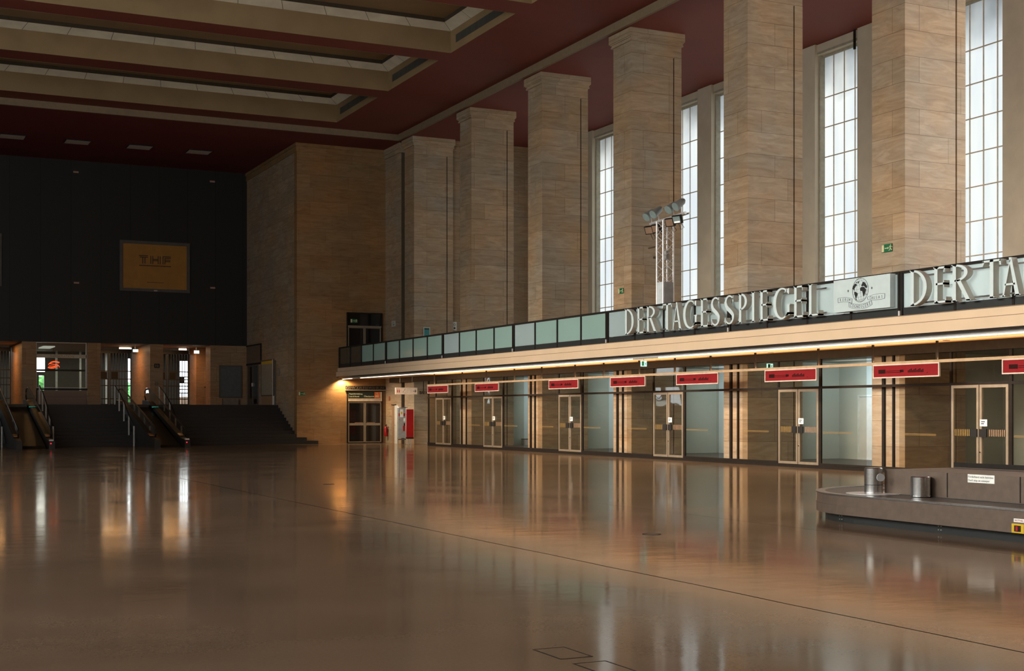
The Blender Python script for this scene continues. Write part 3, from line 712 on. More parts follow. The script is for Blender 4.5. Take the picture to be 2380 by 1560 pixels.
# globe board: RERUM COGNOSCERE CAUSAS
t = thing('emblem_board', 'grey-white board with a black globe and a motto ribbon on the balcony rail', 'sign', (22.6, 28.0, 4.21))
MB().box(22.6, 25.87, 4.21, 22.77, 28.0, 5.03).build('board', M['emblem'], t)
F0 = FX(22.6, 28.0, 4.21); BW, BH = 2.13, .82
def px(u, v):   # emblem drawing units (see board, 0..1720 x 0..960 of the flat board) -> board metres
    return (u / 1720 * BW, BH - v / 975 * BH)
gc = px(838, 372); gr = .305
e = MB(); d0, d1 = .0005, .003
e.ring(F0, gc, gr, .006, d0, d1, 48)
tilt = math.radians(8)
def rotp(x, y): return (gc[0] + x * math.cos(tilt) - y * math.sin(tilt), gc[1] + x * math.sin(tilt) + y * math.cos(tilt))
for lon in (-75, -50, -25, 0, 25, 50, 75):
    e.line(F0, [rotp(gr * math.sin(math.radians(lon)) * math.cos(math.radians(la)), gr * math.sin(math.radians(la + 0)) * .985) for la in range(-85, 86, 10)], .0035, d0, d1)
for la in (-70, -50, -30, -10, 10, 30, 50, 70):
    e.line(F0, [rotp(gr * math.cos(math.radians(la)) * math.sin(math.radians(lo_)), gr * math.sin(math.radians(la)) - .02 * math.cos(math.radians(lo_)) * math.cos(math.radians(la))) for lo_ in range(-88, 89, 11)], .0035, d0, d1)
e.build('globe_outline', M['ink'], t)
def q(u, v): return ((u - 180 + 0) / 1720 * BW, BH - (v - (430 - (u - 180) * .132)) / 955 * BH)   # traced from the oblique view, sheared upright
def poly(mb, pts): mb.prism(F0, [q(*p) for p in pts], .003, .0045)
c = MB()
poly(c, [(770, 660), (800, 580), (850, 500), (905, 515), (915, 550), (880, 580), (860, 620), (835, 660), (850, 690), (830, 695), (800, 670)])
poly(c, [(890, 470), (920, 445), (925, 470), (900, 495)]); poly(c, [(940, 490), (950, 440), (985, 420), (985, 440), (965, 500)])
poly(c, [(835, 740), (880, 740), (945, 790), (935, 830), (910, 900), (895, 950), (915, 985), (885, 990), (875, 930), (860, 860), (835, 810)])
poly(c, [(1010, 660), (1040, 600), (1090, 590), (1150, 600), (1170, 640), (1200, 660), (1175, 760), (1130, 870), (1105, 850), (1090, 760), (1075, 715), (1030, 715)])
poly(c, [(1045, 560), (1070, 510), (1100, 440), (1150, 460), (1190, 510), (1225, 570), (1225, 610), (1190, 630), (1160, 590), (1120, 560), (1075, 580)])
poly(c, [(1175, 790), (1190, 775), (1195, 800), (1180, 815)]); poly(c, [(1200, 810), (1220, 800), (1222, 825)])
c.build('continents', M['ink'], t)
s_ = MB()
for (u, v) in ((645, 720), (1365, 620)):
    cx, cy = q(u, v)
    for k in range(4):
        a = k * PI / 4; r1 = .045 if k % 2 == 0 else .03
        s_.prism(F0, [(cx + r1 * math.cos(a), cy + r1 * math.sin(a)), (cx + .008 * math.cos(a + PI / 2), cy + .008 * math.sin(a + PI / 2)), (cx - r1 * math.cos(a), cy - r1 * math.sin(a)), (cx - .008 * math.cos(a + PI / 2), cy - .008 * math.sin(a + PI / 2))], d0, d1)
s_.build('stars', M['ink'], t)
for y in (26.2, 27.6): MB().box(22.77, y - .03, 4.5, 22.885, y + .03, 4.6).build('bracket', M['alu'], t)
def bez(p0, p1, p2, n=16): return [((1 - f) ** 2 * p0[0] + 2 * f * (1 - f) * p1[0] + f * f * p2[0], (1 - f) ** 2 * p0[1] + 2 * f * (1 - f) * p1[1] + f * f * p2[1]) for f in [i / n for i in range(n + 1)]]
rib = MB(); ed = MB(); let = MB()
def ribbon(top, bot, word, f0, f1, h):
    A = bez(*[q(*p) for p in top]); B = bez(*[q(*p) for p in bot])
    rib.strip(F0, A, B, .004, .005); ed.line(F0, A, .007, .005, .007); ed.line(F0, B, .007, .005, .007)
    ed.line(F0, [A[0], B[0]], .012, .005, .007); ed.line(F0, [A[-1], B[-1]], .012, .005, .007)
    for i, ch in enumerate(word):
        f = f0 + (f1 - f0) * (i + .5) / len(word); k = f * (len(A) - 1); j = min(int(k), len(A) - 2); r = k - j
        pt = lambda C: (C[j][0] + (C[j + 1][0] - C[j][0]) * r, C[j][1] + (C[j + 1][1] - C[j][1]) * r)
        a, b = pt(A), pt(B); an = math.atan2(B[j + 1][1] - B[j][1], B[j + 1][0] - B[j][0])
        cx = b[0] + (a[0] - b[0]) * .2; cy = b[1] + (a[1] - b[1]) * .2
        let.text(F0, ch, cx, cy, height=h, d0=.005, d1=.007, rot=an, center=True, xs=.8)
ribbon([(325, 945), (600, 880), (770, 950)], [(330, 1080), (600, 1010), (760, 1080)], 'RERUM', .08, .86, .072)
ribbon([(1240, 890), (1450, 770), (1755, 775)], [(1250, 960), (1380, 1000), (1745, 915)], 'CAUSAS', .16, .95, .07)
ribbon([(670, 1060), (1020, 1180), (1360, 985)], [(675, 1195), (1020, 1330), (1375, 1100)], 'COGNOSCERE', .03, .97, .078)
rib.build('ribbon', M['emblem'], t); ed.build('ribbon_outline', M['ink'], t); let.build('motto_lettering', M['ink'], t)

# ---------------------------------------------------------------- floodlight tower on the gallery
TXc, TYc = 24.3, 38.85
t = thing('floodlight_tower', 'aluminium truss tower carrying eight floodlights behind the balustrade', 'light tower', (TXc, TYc, 4.0))
h = .2; zt = 8.05
for sx in (-1, 1):
    for sy in (-1, 1): MB().tube([(TXc + sx * h, TYc + sy * h, 4.005), (TXc + sx * h, TYc + sy * h, zt)], .03, 8).build('truss_chord', M['alu'], t, True)
b = MB(); z = 5.4; k = 0
while z < zt - .2:
    for (ax, ay, bx, by) in ((-h, -h, -h, h), (h, -h, h, h), (-h, -h, h, -h), (-h, h, h, h)):
        p, q_ = ((ax, ay), (bx, by)) if k % 2 == 0 else ((bx, by), (ax, ay))
        b.tube([(TXc + p[0], TYc + p[1], z), (TXc + q_[0], TYc + q_[1], z + .24)], .011, 6)
    z += .24; k += 1
b.build('lattice', M['alu'], t, True)
MB().box(TXc - h - .02, TYc - h + .03, 4.01, TXc - h - .005, TYc + h - .03, 6.0).build('cover_panel', M['palepanel'], t)
MB().box(TXc - h + .03, TYc - h - .02, 4.01, TXc + h - .03, TYc - h - .005, 6.0).build('cover_panel', M['greypanel'], t)
MB().box(TXc - .05, TYc - .16, 6.75, TXc + .06, TYc - .02, 7.05).build('control_box', M['greypanel'], t)
b = MB(); b.tube([(TXc, TYc + .95, zt + .02), (TXc, TYc - 1.25, zt + .12)], .05, 8); b.tube([(TXc + .15, TYc + .95, zt + .02), (TXc + .15, TYc - 1.25, zt + .12)], .03, 8)
b.build('cross_bar', M['alu'], t, True)
for dy, dz in ((.85, .0), (.4, .03), (-.55, .06), (-1.0, .1)):
    p = Vector((TXc - .1, TYc + dy, zt + .32 + dz)); d = Vector((-.75, -.1, -.55)).normalized()
    l = MB(); l.tube([p - d * .28, p - d * .2, p + d * .02, p + d * .15, p + d * .17], [.06, .11, .13, .16, .16], 14); o = l.build('floodlight_can', M['lampgrey'], t, True)
    g = MB(); g.tube([p + d * .165, p + d * .176], .145, 14); g.build('lens', M['lampglass'], o, True)
    br = MB(); br.tube([(TXc, TYc + dy, zt + .05 + dz), (TXc - .05, TYc + dy, zt + .3 + dz)], .018, 6); br.build('yoke', M['alu'], o, True)
for dy, dz, lit in ((.8, -.2, 0), (.35, -.2, 0), (-.5, -.1, 0), (-.95, -.06, 1)):
    p = Vector((TXc - .15, TYc + dy, zt - .02 + dz)); F = frame_at(p, Vector((.35, -.93, 0)).normalized(), Vector((-.35, -.13, .9)).normalized())
    l = MB(); l.rect(F, -.17, -.14, .17, .14, -.1, 0); o = l.build('square_floodlight', M['dark'], t)
    MB().rect(F, -.14, -.11, .14, .11, 0, .006).build('lens', M['wood'] if not lit else M['lampglass'], o)
    if lit: MB().rect(F, -.11, -.1, .11, -.05, .006, .01).build('lit_tube', emission('lamp_glow', (1, .85, .7), 1.5), o)
    MB().tube([F(.1, -.13, -.05), F(.16, -.3, -.08), F(.04, -.36, -.06), F(.0, -.13, -.05)], .009, 5).build('cable_loop', M['dark'], o, True)
cl = MB(); cl.tube([(TXc - h - .02, TYc + h + .05, 7.2), (TXc - h - .2, TYc + h + .22, 7.16)], .025, 6); cl.tube([(TXc - h, TYc + h, 6.85), (TXc - h - .02, TYc + h + .15, 6.86)], .05, 6)
cl.build('clamp', M['chrome'], t, True)

# ---------------------------------------------------------------- shopfronts and shop rooms
BAY = 7.24
PAIR = [29.28 + BAY * i for i in range(5)]          # wide mullion positions, nearest first
def shop_door(ya, yb, label, lit=True):
    # ya > yb : left and right jamb as seen from the hall
    t = thing('shop_door', label, 'double door', (XSH, ya, .1), 'glazed shop doors')
    yc = (ya + yb) / 2
    for a, b, s in ((ya, yc + .015, 1), (yc - .015, yb, -1)):
        F = FX(XSH - .02, a, .1); w = a - b
        l = MB().frame(F, 0, 0, w, 2.24, .075, -.05, .015).build('door_leaf', M['frame'], t)
        MB().rect(F, .075, .075, w - .075, 2.165, -.02, -.012).build('glass_pane', M['glass'], l)
        hx0 = w - .26 if s > 0 else .03
        MB().rect(F, hx0, .93, hx0 + .23, 1.13, .015, .05).build('handle_plate', M['black'], l)
        sb = MB()
        x0, x1 = (.1, w - .3) if s > 0 else (.3, w - .1)
        for k in range(9): sb.rect(F, x0 + (x1 - x0) * k / 9, .95, x0 + (x1 - x0) * (k + .45) / 9, 1.12, -.012, -.009)
        sb.build('sight_strip', M['gold'] if s > 0 else M['wood'], l)
        if s < 0: MB().tube([F(.04, .55, .015), F(.04, .55, .04)], .02, 8).build('lock', M['chrome'], l, True)
    return t
dlab = ['glazed bronze double door at far left of the shop row', 'glazed bronze double door between the first and second red signs', 'glazed bronze double door under the third red sign',
        'glazed bronze double door right of the fourth red sign', 'glazed bronze double door under the sixth red sign', 'glazed bronze double door behind the baggage carousel']
DOORS = [(61.35, 59.45), (55.72, 53.74), (48.41, 46.52), (41.18, 39.26), (33.92, 32.0), (26.62, 24.7)]
for (a, b), lab in zip(DOORS, dlab): shop_door(a, b, lab)
for i, ((a, b), lab) in enumerate(zip(DOORS, ['leftmost shop door', 'second shop door from the left', 'third shop door from the left', 'fourth shop door from the left', 'fifth shop door from the left', 'shop door behind the carousel'])):
    yc = (a + b) / 2; F = FX(XSH - .03, yc, 0)
    n = MB().rect(F, .05, 1.3, .29, 1.47, .02, .024).build('notice', M['paper'])
    tag(n, 'white paper notice taped to the right leaf of the ' + lab, 'notice', 'door notices')
    k = MB(); 
    for z, w in ((1.415, .13), (1.365, .1)): k.rect(F, .09, z - .012, .09 + w, z + .012, .024, .026)
    o = k.build('printing', M['ink']); o.parent = n; WLOC[o.name] = Vector()

def shopfront(ya, yb, muls, door, label, i_bay=0):
    t = thing('shopfront', label, 'shopfront', (XSH, ya, 0), 'shopfront bays')
    MB().box(XSH - .03, yb, 0, XSH + .06, ya, .1 if False else .1).build('threshold', M['dark'], t)
    ka = []
    for a, b in ((ya, door[0] + .03), (door[1] - .03, yb)):
        if a - b > .05: MB().box(XSH - .04, b, .1, XSH + .05, a, .16).build('kickplate', M['dark'], t)
    MB().box(XSH - .03, yb, 2.34, XSH + .06, ya, 2.41).build('transom', M['dark'], t)
    ed = sorted(set([ya, yb] + [y for y, w in muls] + [door[0] + .03, door[1] - .03]), reverse=True)
    for y, w in muls:
        yy = y * (XC - .04) / XSH
        if any(c < yy < c + 1.33 for c in COLY):
            MB().box(XC - .06, yy - w / 2, .1, XC, yy + w / 2, 3.2).build('mullion', M['dark'], t); continue
        MB().box(XSH - .02, y - w / 2, .1, XSH + .03, y + w / 2, 3.2).build('mullion', M['dark'], t)
    for a, b in zip(ed[:-1], ed[1:]):
        spans_ = [(a - .02, b + .02)]
        for c in COLY:                       # the glazing stops at the column faces
            nx = []
            for p_, q_ in spans_:
                if q_ < c + 1.33 and p_ > c:
                    if p_ > c + 1.33: nx.append((p_, c + 1.33))
                    if q_ < c: nx.append((c, q_))
                else: nx.append((p_, q_))
            spans_ = nx
        for a, b in spans_:
            if a - b < .12: continue
            MB().box(XSH, b, 2.41, XSH + .008, a, 3.2).build('upper_glass', M['glass'], t)
            if door[1] - .1 < b and a < door[0] + .1: continue
            p = MB().box(XSH, b, .16, XSH + .008, a, 2.34).build('lower_glass', M['glass'], t)
            if a - b > 1.0:
                F = FX(XSH - .004, a, 0); w = a - b
                MB().rect(F, .08, 1.04, min(w - .35, 1.4), 1.052, 0, .002).build('gold_line', M['gold'], p)
                MB().rect(F, .08, 1.07, min(w - .35, 1.4), 1.082, 0, .002).build('gold_line', M['gold'], p)
    return t
slab = ['farthest shop bay at the left end of the row', 'shop bay with the second door from the left', 'shop bay with the third door from the left', 'shop bay with the fourth door from the left', 'shop bay with the fifth door from the left', 'nearest shop bay behind the carousel']
BY = [(62.4, 58.31), (58.31, 51.06), (51.06, 43.83), (43.83, 36.54), (36.54, 29.28), (29.28, 22.04)]
for i, (a, b) in enumerate(BY):
    d = DOORS[i]
    mu = [(a - .055, .1)]
    if i: mu.append((a - .45 if i > 1 else 57.72, .06))
    mu += [(d[0] + .04, .07), (d[1] - .06, .1)]
    shopfront(a, b, mu, d, 'bronze framed glazed ' + slab[i], i)
# rooms behind the glass
for i, y in enumerate(COLY):
    m = MB(); m.box(27.66, y + .55, .1, 29.7, y + .75, 3.45)
    struct(m.build('wall_shop_partition', M['shopwall']), 'grey partition wall between two shops, number %d from the right' % (i + 1), 'wall')
m = MB(); m.box(29.6, 18, .1, 29.8, 64.0, 3.45); struct(m.build('wall_shop_back', M['shopwall']), 'grey back wall of the shops', 'wall')
m = MB(); m.box(XSH + .1, 18, 0, 29.6, 62.35, .1); struct(m.build('floor', M['shopfloor']), 'dark raised floor inside the shops', 'floor')
m = MB(); m.box(XSH + .06, 62.32, 0, 27.5, 62.38, 3.2); struct(m.build('wall_shop_side', M['glass']), 'glass side of the farthest shop', 'wall')
m = MB(); m.box(25.5, 18, 3.3, 29.7, 62.3, 3.4); struct(m.build('ceiling_shops', simple('shop_ceiling', (.20, .19, .165), .7)), 'grey ceiling of the shops', 'ceiling')
for (a, b, lab) in ((35.4, 34.1, 'white back door seen through the glass of the fifth shop'), (28.1, 27.0, 'white panel door seen through the nearest shop door')):
    t = thing('back_door', lab, 'door', (29.58, a, .1), 'inner shop doors'); F = FX(29.59, a, .1)
    MB().rect(F, .06, .0, a - b - .06, 2.05, 0, .02).build('door_leaf', M['white'], t)
    MB().frame(F, 0, 0, a - b, 2.12, .06, 0, .04).build('door_frame', M['palepanel'], t)

# hanging rail with red signs
t = thing('sign_rail', 'long thin tan rail hung on dark rods in front of the shops', 'rail', (24.4, 60.3, 2.9))
MB().box(24.37, 19, 2.9, 24.43, 60.25, 2.975).build('rail', M['railbeam'], t)
y = 59.6
for y in (59.4, 56.1, 53.5, 50.7, 48.2, 45.4, 43.2, 40.7, 38.4, 36.3, 33.9, 30.9, 28.6, 26.2, 22.0):
    MB().box(24.375, y - .025, 2.97, 24.425, y + .025, 3.45).build('hanger_rod', M['dark'], t)
SG = [(60.21, 57.71), (54.65, 52.19), (47.54, 45.11), (42.67, 40.26), (38.28, 35.84), (33.39, 30.95), (28.57, 26.1), (24.02, 21.55)]
glab = ['first from the left', 'second from the left', 'third from the left', 'fourth from the left', 'fifth from the left', 'sixth from the left', 'seventh from the left, largest whole one', 'cut off at the right']
for (a, b), lab in zip(SG, glab):
    t = thing('hanging_sign', 'red sign board with faded lettering on the rail, ' + lab, 'sign', (24.4, a, 2.55), 'red shop signs')
    F = FX(24.38, a, 2.55); w = a - b
    MB().rect(F, .03, .03, w - .03, .33, -.03, .0).build('board', M['signred'], t)
    MB().frame(F, 0, 0, w, .36, .03, -.035, .012).build('sign_frame', M['signframe'], t)
    k = MB(); k.rect(F, w * .085, .12, w * .195, .225, 0, .002)
    k.rect(F, w * .20, .135, w * .44, .15, 0, .002); k.rect(F, w * .20, .175, w * .44, .19, 0, .002); k.rect(F, w * .42, .14, w * .475, .205, 0, .002)
    k.build('lettering', M['smear'], t); k = MB()
    for j in range(11): k.rect(F, w * (.54 + .0215 * j), .125, w * (.556 + .0215 * j), .185 + .02 * ((j * 7) % 3), 0, .002)
    MB().rect(F, w * .82, .10, w * .833, .115, 0, .002).build('lettering_dot', M['smear'], t)
    k.build('lettering', M['smear'], t)
MB_ = None

t = thing('storage_box', 'small dark grey box on the floor of the second shop against the pale wall', 'box', (28.5, 58.0, .1))
MB().box(28.3, 57.5, .1, 28.6, 58.0, .36).build('body', M['greypanel'], t); MB().box(28.28, 57.48, .36, 28.62, 58.02, .40).build('lid', M['thfframe'], t)
o = MB().box(32.93, 39.6, 15.0, 32.99, 39.68, 15.72).build('blind_strap', M['dark']); tag(o, 'thin dark strap hanging over the head of the gallery window beside the nearest column', 'strap')
# ---------------------------------------------------------------- exit signs
def runner(mb, F, s, t, k, d0, d1):
    P = lambda pts: mb.prism(F, [(s + a * k, t + b * k) for a, b in pts], d0, d1)
    P([(.45, .86), (.55, .86), (.57, .95), (.5, 1.0), (.43, .95)])
    P([(.30, .50), (.48, .82), (.60, .80), (.50, .42), (.38, .40)])
    P([(.38, .42), (.50, .42), (.72, .22), (.85, .24), (.84, .16), (.68, .12)])
    P([(.36, .46), (.44, .40), (.36, .14), (.08, .06), (.06, .14), (.27, .2)])
    P([(.56, .78), (.6, .7), (.78, .6), (.9, .68), (.92, .62), (.78, .52)])
    P([(.46, .8), (.24, .76), (.12, .58), (.18, .55), (.28, .68), (.44, .7)])
def exit_sign(F, w, h, label, lit=False, split=.24):
    t = thing('exit_sign', label, 'exit sign', F(0, 0, 0), 'running man exit signs')
    MB().rect(F, 0, 0, w, h, 0, .015).build('board', M['greensign'], t)
    k = MB(); k.rect(F, w * .03, h * .06, w * split, h * .94, .015, .018)
    k.rect(F, w * (split + .08), h * .44, w * (split + .36), h * .54, .015, .018)
    k.prism(F, [(w * (split + .36), h * .34), (w * (split + .48), h * .49), (w * (split + .36), h * .64)], .015, .018)
    runner(k, F, w * .66, h * .08, h * .84, .015, .018)
    k.build('pictogram', M['creamsign'], t)
    return t
exit_sign(FX(XC - .02, 43.98, 6.06), .36, .2, 'small green exit sign on the column behind the letters DER')
exit_sign(FX(XC - .02, 29.5, 6.06), .42, .22, 'green exit sign on the nearest column at right')
exit_sign(FY(20.66, YE - .02, 2.54), .36, .18, 'green exit sign low on the end wall near the stair corner')
def lit_sign(x, y, z, w, h, label):
    t = thing('exit_light', label, 'exit sign', (x, y, z), 'lit hanging exit signs')
    F = FY(x, y, z)
    MB().rect(F, 0, 0, w, h, -.06, 0).build('lamp_body', M['exitlit'], t)
    k = MB(); k.rect(F, w * .05, h * .1, w * .5, h * .9, 0, .003); runner(k, F, w * .52, h * .1, h * .7, 0, .003); k.build('pictogram', simple('exit_teal', (.02, .32, .2), .5), t)
    MB().tube([F(w / 2, h, -.03), F(w / 2, h + .35, -.03)], .008, 6).build('stem', M['steel'], t)
lit_sign(23.77, 39.5, 3.2, .21, .19, 'lit exit sign hanging under the cove light near the gap in the tubes')
lit_sign(26.03, 35.5, 3.04, .21, .16, 'lit exit sign behind the shop glass left of the sixth red sign')

# ---------------------------------------------------------------- end wall details
def dark_double_door(x0, x1, z0, zd, zt, label, midrail):
    t = thing('double_door', label, 'double door', (x0, YE - .02, z0)); F = FY(x0, YE - .005, z0); w = x1 - x0
    MB().frame(F, -.03, -.0, w + .03, zt - z0, .05, 0, .1).build('door_surround', M['dark'], t)
    for a, b in ((.04, w / 2 - .01), (w / 2 + .01, w - .04)):
        l = MB().frame(F, a, .03, b, zd - z0, .05, .0, .06)
        if midrail: l.rect(F, a + .07, .95, b - .07, 1.07, 0, .06)
        l = l.build('door_leaf', M['frame'], t)
        g = MB().rect(F, a + .07, .1, b - .07, zd - z0 - .07, .0, .03).build('glass_pane', M['darkglass'], l)
        s = 1 if a < w / 2 - .1 else 0
        hx = b - .035 if s else a + .035
        if midrail and not s: MB().tube([F(hx, 1.02, .06), F(hx, 1.02, .11), F(hx, .9, .11)], .02, 6).build('handle', M['chrome'], l, True)
        if midrail: MB().rect(F, (b - .55 if s else a + .1), 1.07, (b - .1 if s else a + .55), 1.11, .03, .07).build('push_bar', M['wood'], l)
    return t, F, w
t, F, w = dark_double_door(23.34, 25.28, 0, 2.2, 2.78, 'dark glazed double door with bronze frame under the green checkpoint board', True)
t, F, w = dark_double_door(23.33, 25.26, 4.0, 6.2, 6.97, 'dark upper double door opening on the balcony, with a glazed transom', False)
MB().rect(F, .03, 2.27, w - .03, 2.92, 0, .04).build('transom_pane', M['darkglass'], t)
MB().rect(F, 0, 2.2, w, 2.27, 0, .08).build('transom_bar', M['frame'], t)
exit_sign(FY(23.5, YE - .06, 6.42), .38, .2, 'dim exit sign behind the transom of the upper double door')
t = thing('door_sign', 'dark green board reading lost and found and checkpoint above the lower double door', 'sign', (23.36, YE - .1, 2.24))
F = FY(23.36, YE - .09, 2.24)
MB().rect(F, 0, 0, 1.9, .5, 0, .03).build('backing', M['cream'], t)
MB().rect(F, 0, .16, 1.47, .5, .03, .04).build('green_field', M['signgreen'], t)
MB().rect(F, 1.47, .16, 1.78, .5, .03, .04).build('logo_field', M['orange'], t)
for tx, a_, b_, h_ in (('Gepäckermittlung', .06, .36, .07), ('Lost & Found', .06, .22, .07), ('Checkpoint', .88, .22, .085)): MB().text(F, tx, a_, b_, height=h_, d0=.04, d1=.043).build('lettering', M['creamsign'], t)
k = MB(); k.prism(F, [(1.5, .22), (1.56, .36), (1.62, .24), (1.66, .40), (1.72, .22)], .04, .043); k.rect(F, 1.56, .42, 1.66, .46, .04, .043); k.build('logo_mark', M['cream'], t)
k = MB()
for i in range(10): k.rect(F, 1.46 + .034 * i, .06, 1.482 + .034 * i, .09, .03, .032)
k.build('small_print', M['wood'], t)
t = thing('letter_sign', 'row of dark raised letters reading GEPÄCKAUFBEWAHRUNG on a ledge above the door', 'sign', (23.24, YE - .12, 2.86))
F = FY(23.24, YE - .02, 2.86)
MB().rect(F, -.02, -.05, 2.28, .0, 0, .14).build('ledge', M['frame'], t)
MB().rect(F, 0, .0, 2.26, .2, .0, .01).build('back_strip', M['dark'], t)
k = MB(); k.text(F, 'GEPÄCKAUFBEWAHRUNG', .02, .015, width=2.22, height=.155, d0=.06, d1=.11); k.build('lettering', simple('letter_bronze', (.10, .075, .05), .5), t)

# white/fire signs on the corner pilaster, small posters
def plate(F, w, h, mat, label, cat, name, inner=None, group=None):
    t = thing(name, label, cat, F(0, 0, 0), group)
    MB().rect(F, 0, 0, w, h, 0, .015).build('board', mat, t)
    if inner: MB().rect(F, w * .12, h * .1, w * .88, h * .9, .015, .019).build('print', inner, t)
    return t
p1 = plate(FX(XC - .01, 68.0, 6.2), .55, .3, M['white'], 'small white pictogram sign high on the corner pilaster above the balcony', 'sign', 'wall_sign')
k = MB(); F = FX(XC - .027, 68.0, 6.2); k.ring(F, (.27, .15), .09, .02, 0, .004, 16, .8, 2 * PI); k.rect(F, .26, .07, .42, .1, 0, .004); k.build('pictogram', M['ink'], p1)
p2 = plate(FY(27.70, 64.985, 5.9), .24, .45, M['white'], 'small white sign beside the second column, above the balcony', 'sign', 'wall_sign')
k = MB(); F = FY(27.70, 64.97, 5.9); k.ring(F, (.12, .3), .06, .015, 0, .004, 14); k.rect(F, .07, .08, .17, .16, 0, .004); k.build('pictogram', M['ink'], p2)
t = thing('framed_poster', 'teal poster in a white frame standing behind the balustrade on the farthest column', 'poster', (26.0, 64.7, 5.0))
F = FY(26.0, 64.78, 5.45); MB().frame(F, 0, 0, .36, .56, .03, 0, .03).build('poster_frame', M['white'], t); MB().rect(F, .03, .03, .33, .53, 0, .02).build('poster_sheet', M['teal'], t)
MB().rect(F, .05, .44, .31, .5, .02, .023).build('poster_print', M['signgreen'], t)
plate(FX(XC - .01, 68.5, 2.28), .22, .22, M['red_gloss'], 'small red fire extinguisher symbol on the corner pilaster', 'sign', 'fire_sign', M['wood'])
# fire extinguisher
t = thing('fire_extinguisher', 'red fire extinguisher hanging on the corner pilaster right of the door', 'fire extinguisher', (XC - .12, 68.55, .4))
x, y = XC - .12, 68.6
MB().tube([(x, y, .36), (x, y, .40), (x, y, .80), (x, y, .87), (x, y, .90)], [.07, .095, .095, .06, .03], 14).build('cylinder', M['red_gloss'], t, True)
MB().tube([(x, y, .90), (x, y, .96)], .028, 8).build('valve', M['dark'], t, True)
MB().box(x - .02, y - .12, .95, x + .02, y + .05, .99).build('handle', M['dark'], t)
MB().tube([(x, y - .05, .94), (x - .05, y - .14, .88), (x - .04, y - .15, .55)], .014, 6).build('hose', M['black'], t, True)
MB().box(XC - .03, y - .05, .6, XC, y + .05, .75).build('bracket', M['dark'], t)
# white service door on the pilaster
t = thing('service_door', 'narrow white service door in the corner pilaster behind the information stand', 'door', (XC - .02, 67.95, 0))
F = FX(XC - .005, 67.95, 0)
MB().rect(F, .42, 0, .95, 2.02, 0, .03).build('door_leaf', M['white'], t); MB().rect(F, 0, 0, .42, 2.06, 0, .012).build('recess_panel', M['wood'], t)
MB().rect(F, -.02, 2.03, .6, 2.07, 0, .06).build('lintel', M['dark'], t); MB().tube([F(.48, .98, .03), F(.48, .98, .07), F(.56, .98, .07)], .015, 6).build('handle', M['steel'], t, True)
# information stand (two steel poles, grey panel with stickers) and red board
t = thing('information_stand', 'grey information stand with stickers between steel poles, left of the red board', 'stand', (24.72, 64.5, 0))
for x in (24.5, 24.93): MB().tube([(x, 64.5, 0), (x, 64.5, 2.0 if x > 24.7 else 1.9)], .022, 8).build('pole', M['chrome'], t, True)
F = FY(24.54, 64.5, .35); MB().rect(F, 0, 0, .36, 1.52, -.03, 0).build('panel', M['greypanel'], t)
MB().tube([(24.46 + .26 - .26 * math.cos(a * PI / 10), 64.42 - .16 * math.sin(a * PI / 10), 1.9) for a in range(11)], .02, 6).build('curved_cap', M['steel'], t, True)
for (a, b, c_, d_, mt) in ((.08, 1.05, .25, 1.45, 'paper'), (.0, 1.1, .06, 1.25, 'red_gloss'), (.0, .9, .06, .97, 'wood'), (.27, 1.1, .35, 1.25, 'red_gloss'), (.27, .83, .35, 1.0, 'paper'), (.24, .35, .35, .62, 'red_gloss'), (.28, .62, .35, .75, 'signred')):
    MB().rect(F, a, b, c_, d_, 0, .006).build('sticker', M[mt], t)
MB().rect(F, .12, 1.2, .21, 1.33, .006, .009).build('yellow_symbol', M['yellow'], t)
MB().box(24.5, 64.46, .25, 24.93, 64.54, .31).build('lower_bracket', M['steel'], t)
t = thing('red_board', 'tall plain red board on two steel legs beside the information stand', 'board', (25.15, 64.5, 0))
MB().box(24.98, 64.47, .38, 25.34, 64.55, 1.8).build('board', M['red_gloss'], t)
for x in (25.08, 25.2): MB().tube([(x, 64.51, 0), (x, 64.51, .4)], .025, 8).build('leg', M['steel'], t, True)
MB().box(24.98, 64.44, .3, 25.34, 64.58, .38).build('base_tray', M['dark'], t)
# WC direction sign
t = thing('direction_sign', 'white hanging direction sign with red toilet figures and a black arrow', 'sign', (23.8, 63, 2.54))
F = FY(23.8, 63.0, 2.54); MB().rect(F, 0, 0, 1.16, .33, -.05, 0).build('board', M['wcboard'], t)
k = MB()
for x0 in (.06, .33, .61): k.frame(F, x0, .06, x0 + .22, .28, .008, 0, .003)
k.build('pictogram_frame', M['signframe'], t)
k = MB()
for cx in (.12, .21):
    k.ring(F, (cx, .235), .018, .018, 0, .004, 10); k.prism(F, [(cx - .03, .2), (cx + .03, .2), (cx + .022, .13), (cx + .018, .08), (cx - .018, .08), (cx - .022, .13)], 0, .004)
k.build('toilet_figures', M['red_gloss'], t)
k = MB(); k.line(F, [(.38, .1), (.42, .12), (.48, .2), (.51, .22)], .014, 0, .004); k.ring(F, (.5, .245), .015, .015, 0, .004, 8); k.build('escalator_figure', M['ink'], t)
k = MB(); k.rect(F, .95, .15, 1.08, .175, 0, .004); k.line(F, [(1.03, .23), (1.1, .163), (1.03, .095)], .03, 0, .004); k.build('arrow', M['ink'], t)
for x in (.25, .9): MB().tube([F(x, .33, -.02), F(x, .91, -.02)], .006, 5).build('wire', M['steel'], t)
t = thing('letter_sign', 'small hanging dark letters half hidden behind the first red sign', 'sign', (25.06, 62.9, 2.56))
F = FY(25.06, 62.9, 2.55); k = MB(); k.text(F, 'BAR H', 0, 0, width=.42, height=.16, d0=-.04, d1=0); k.build('lettering', M['dark'], t)
MB().tube([F(.2, .14, -.02), F(.2, .88, -.02)], .02, 6).build('rod', M['dark'], t)

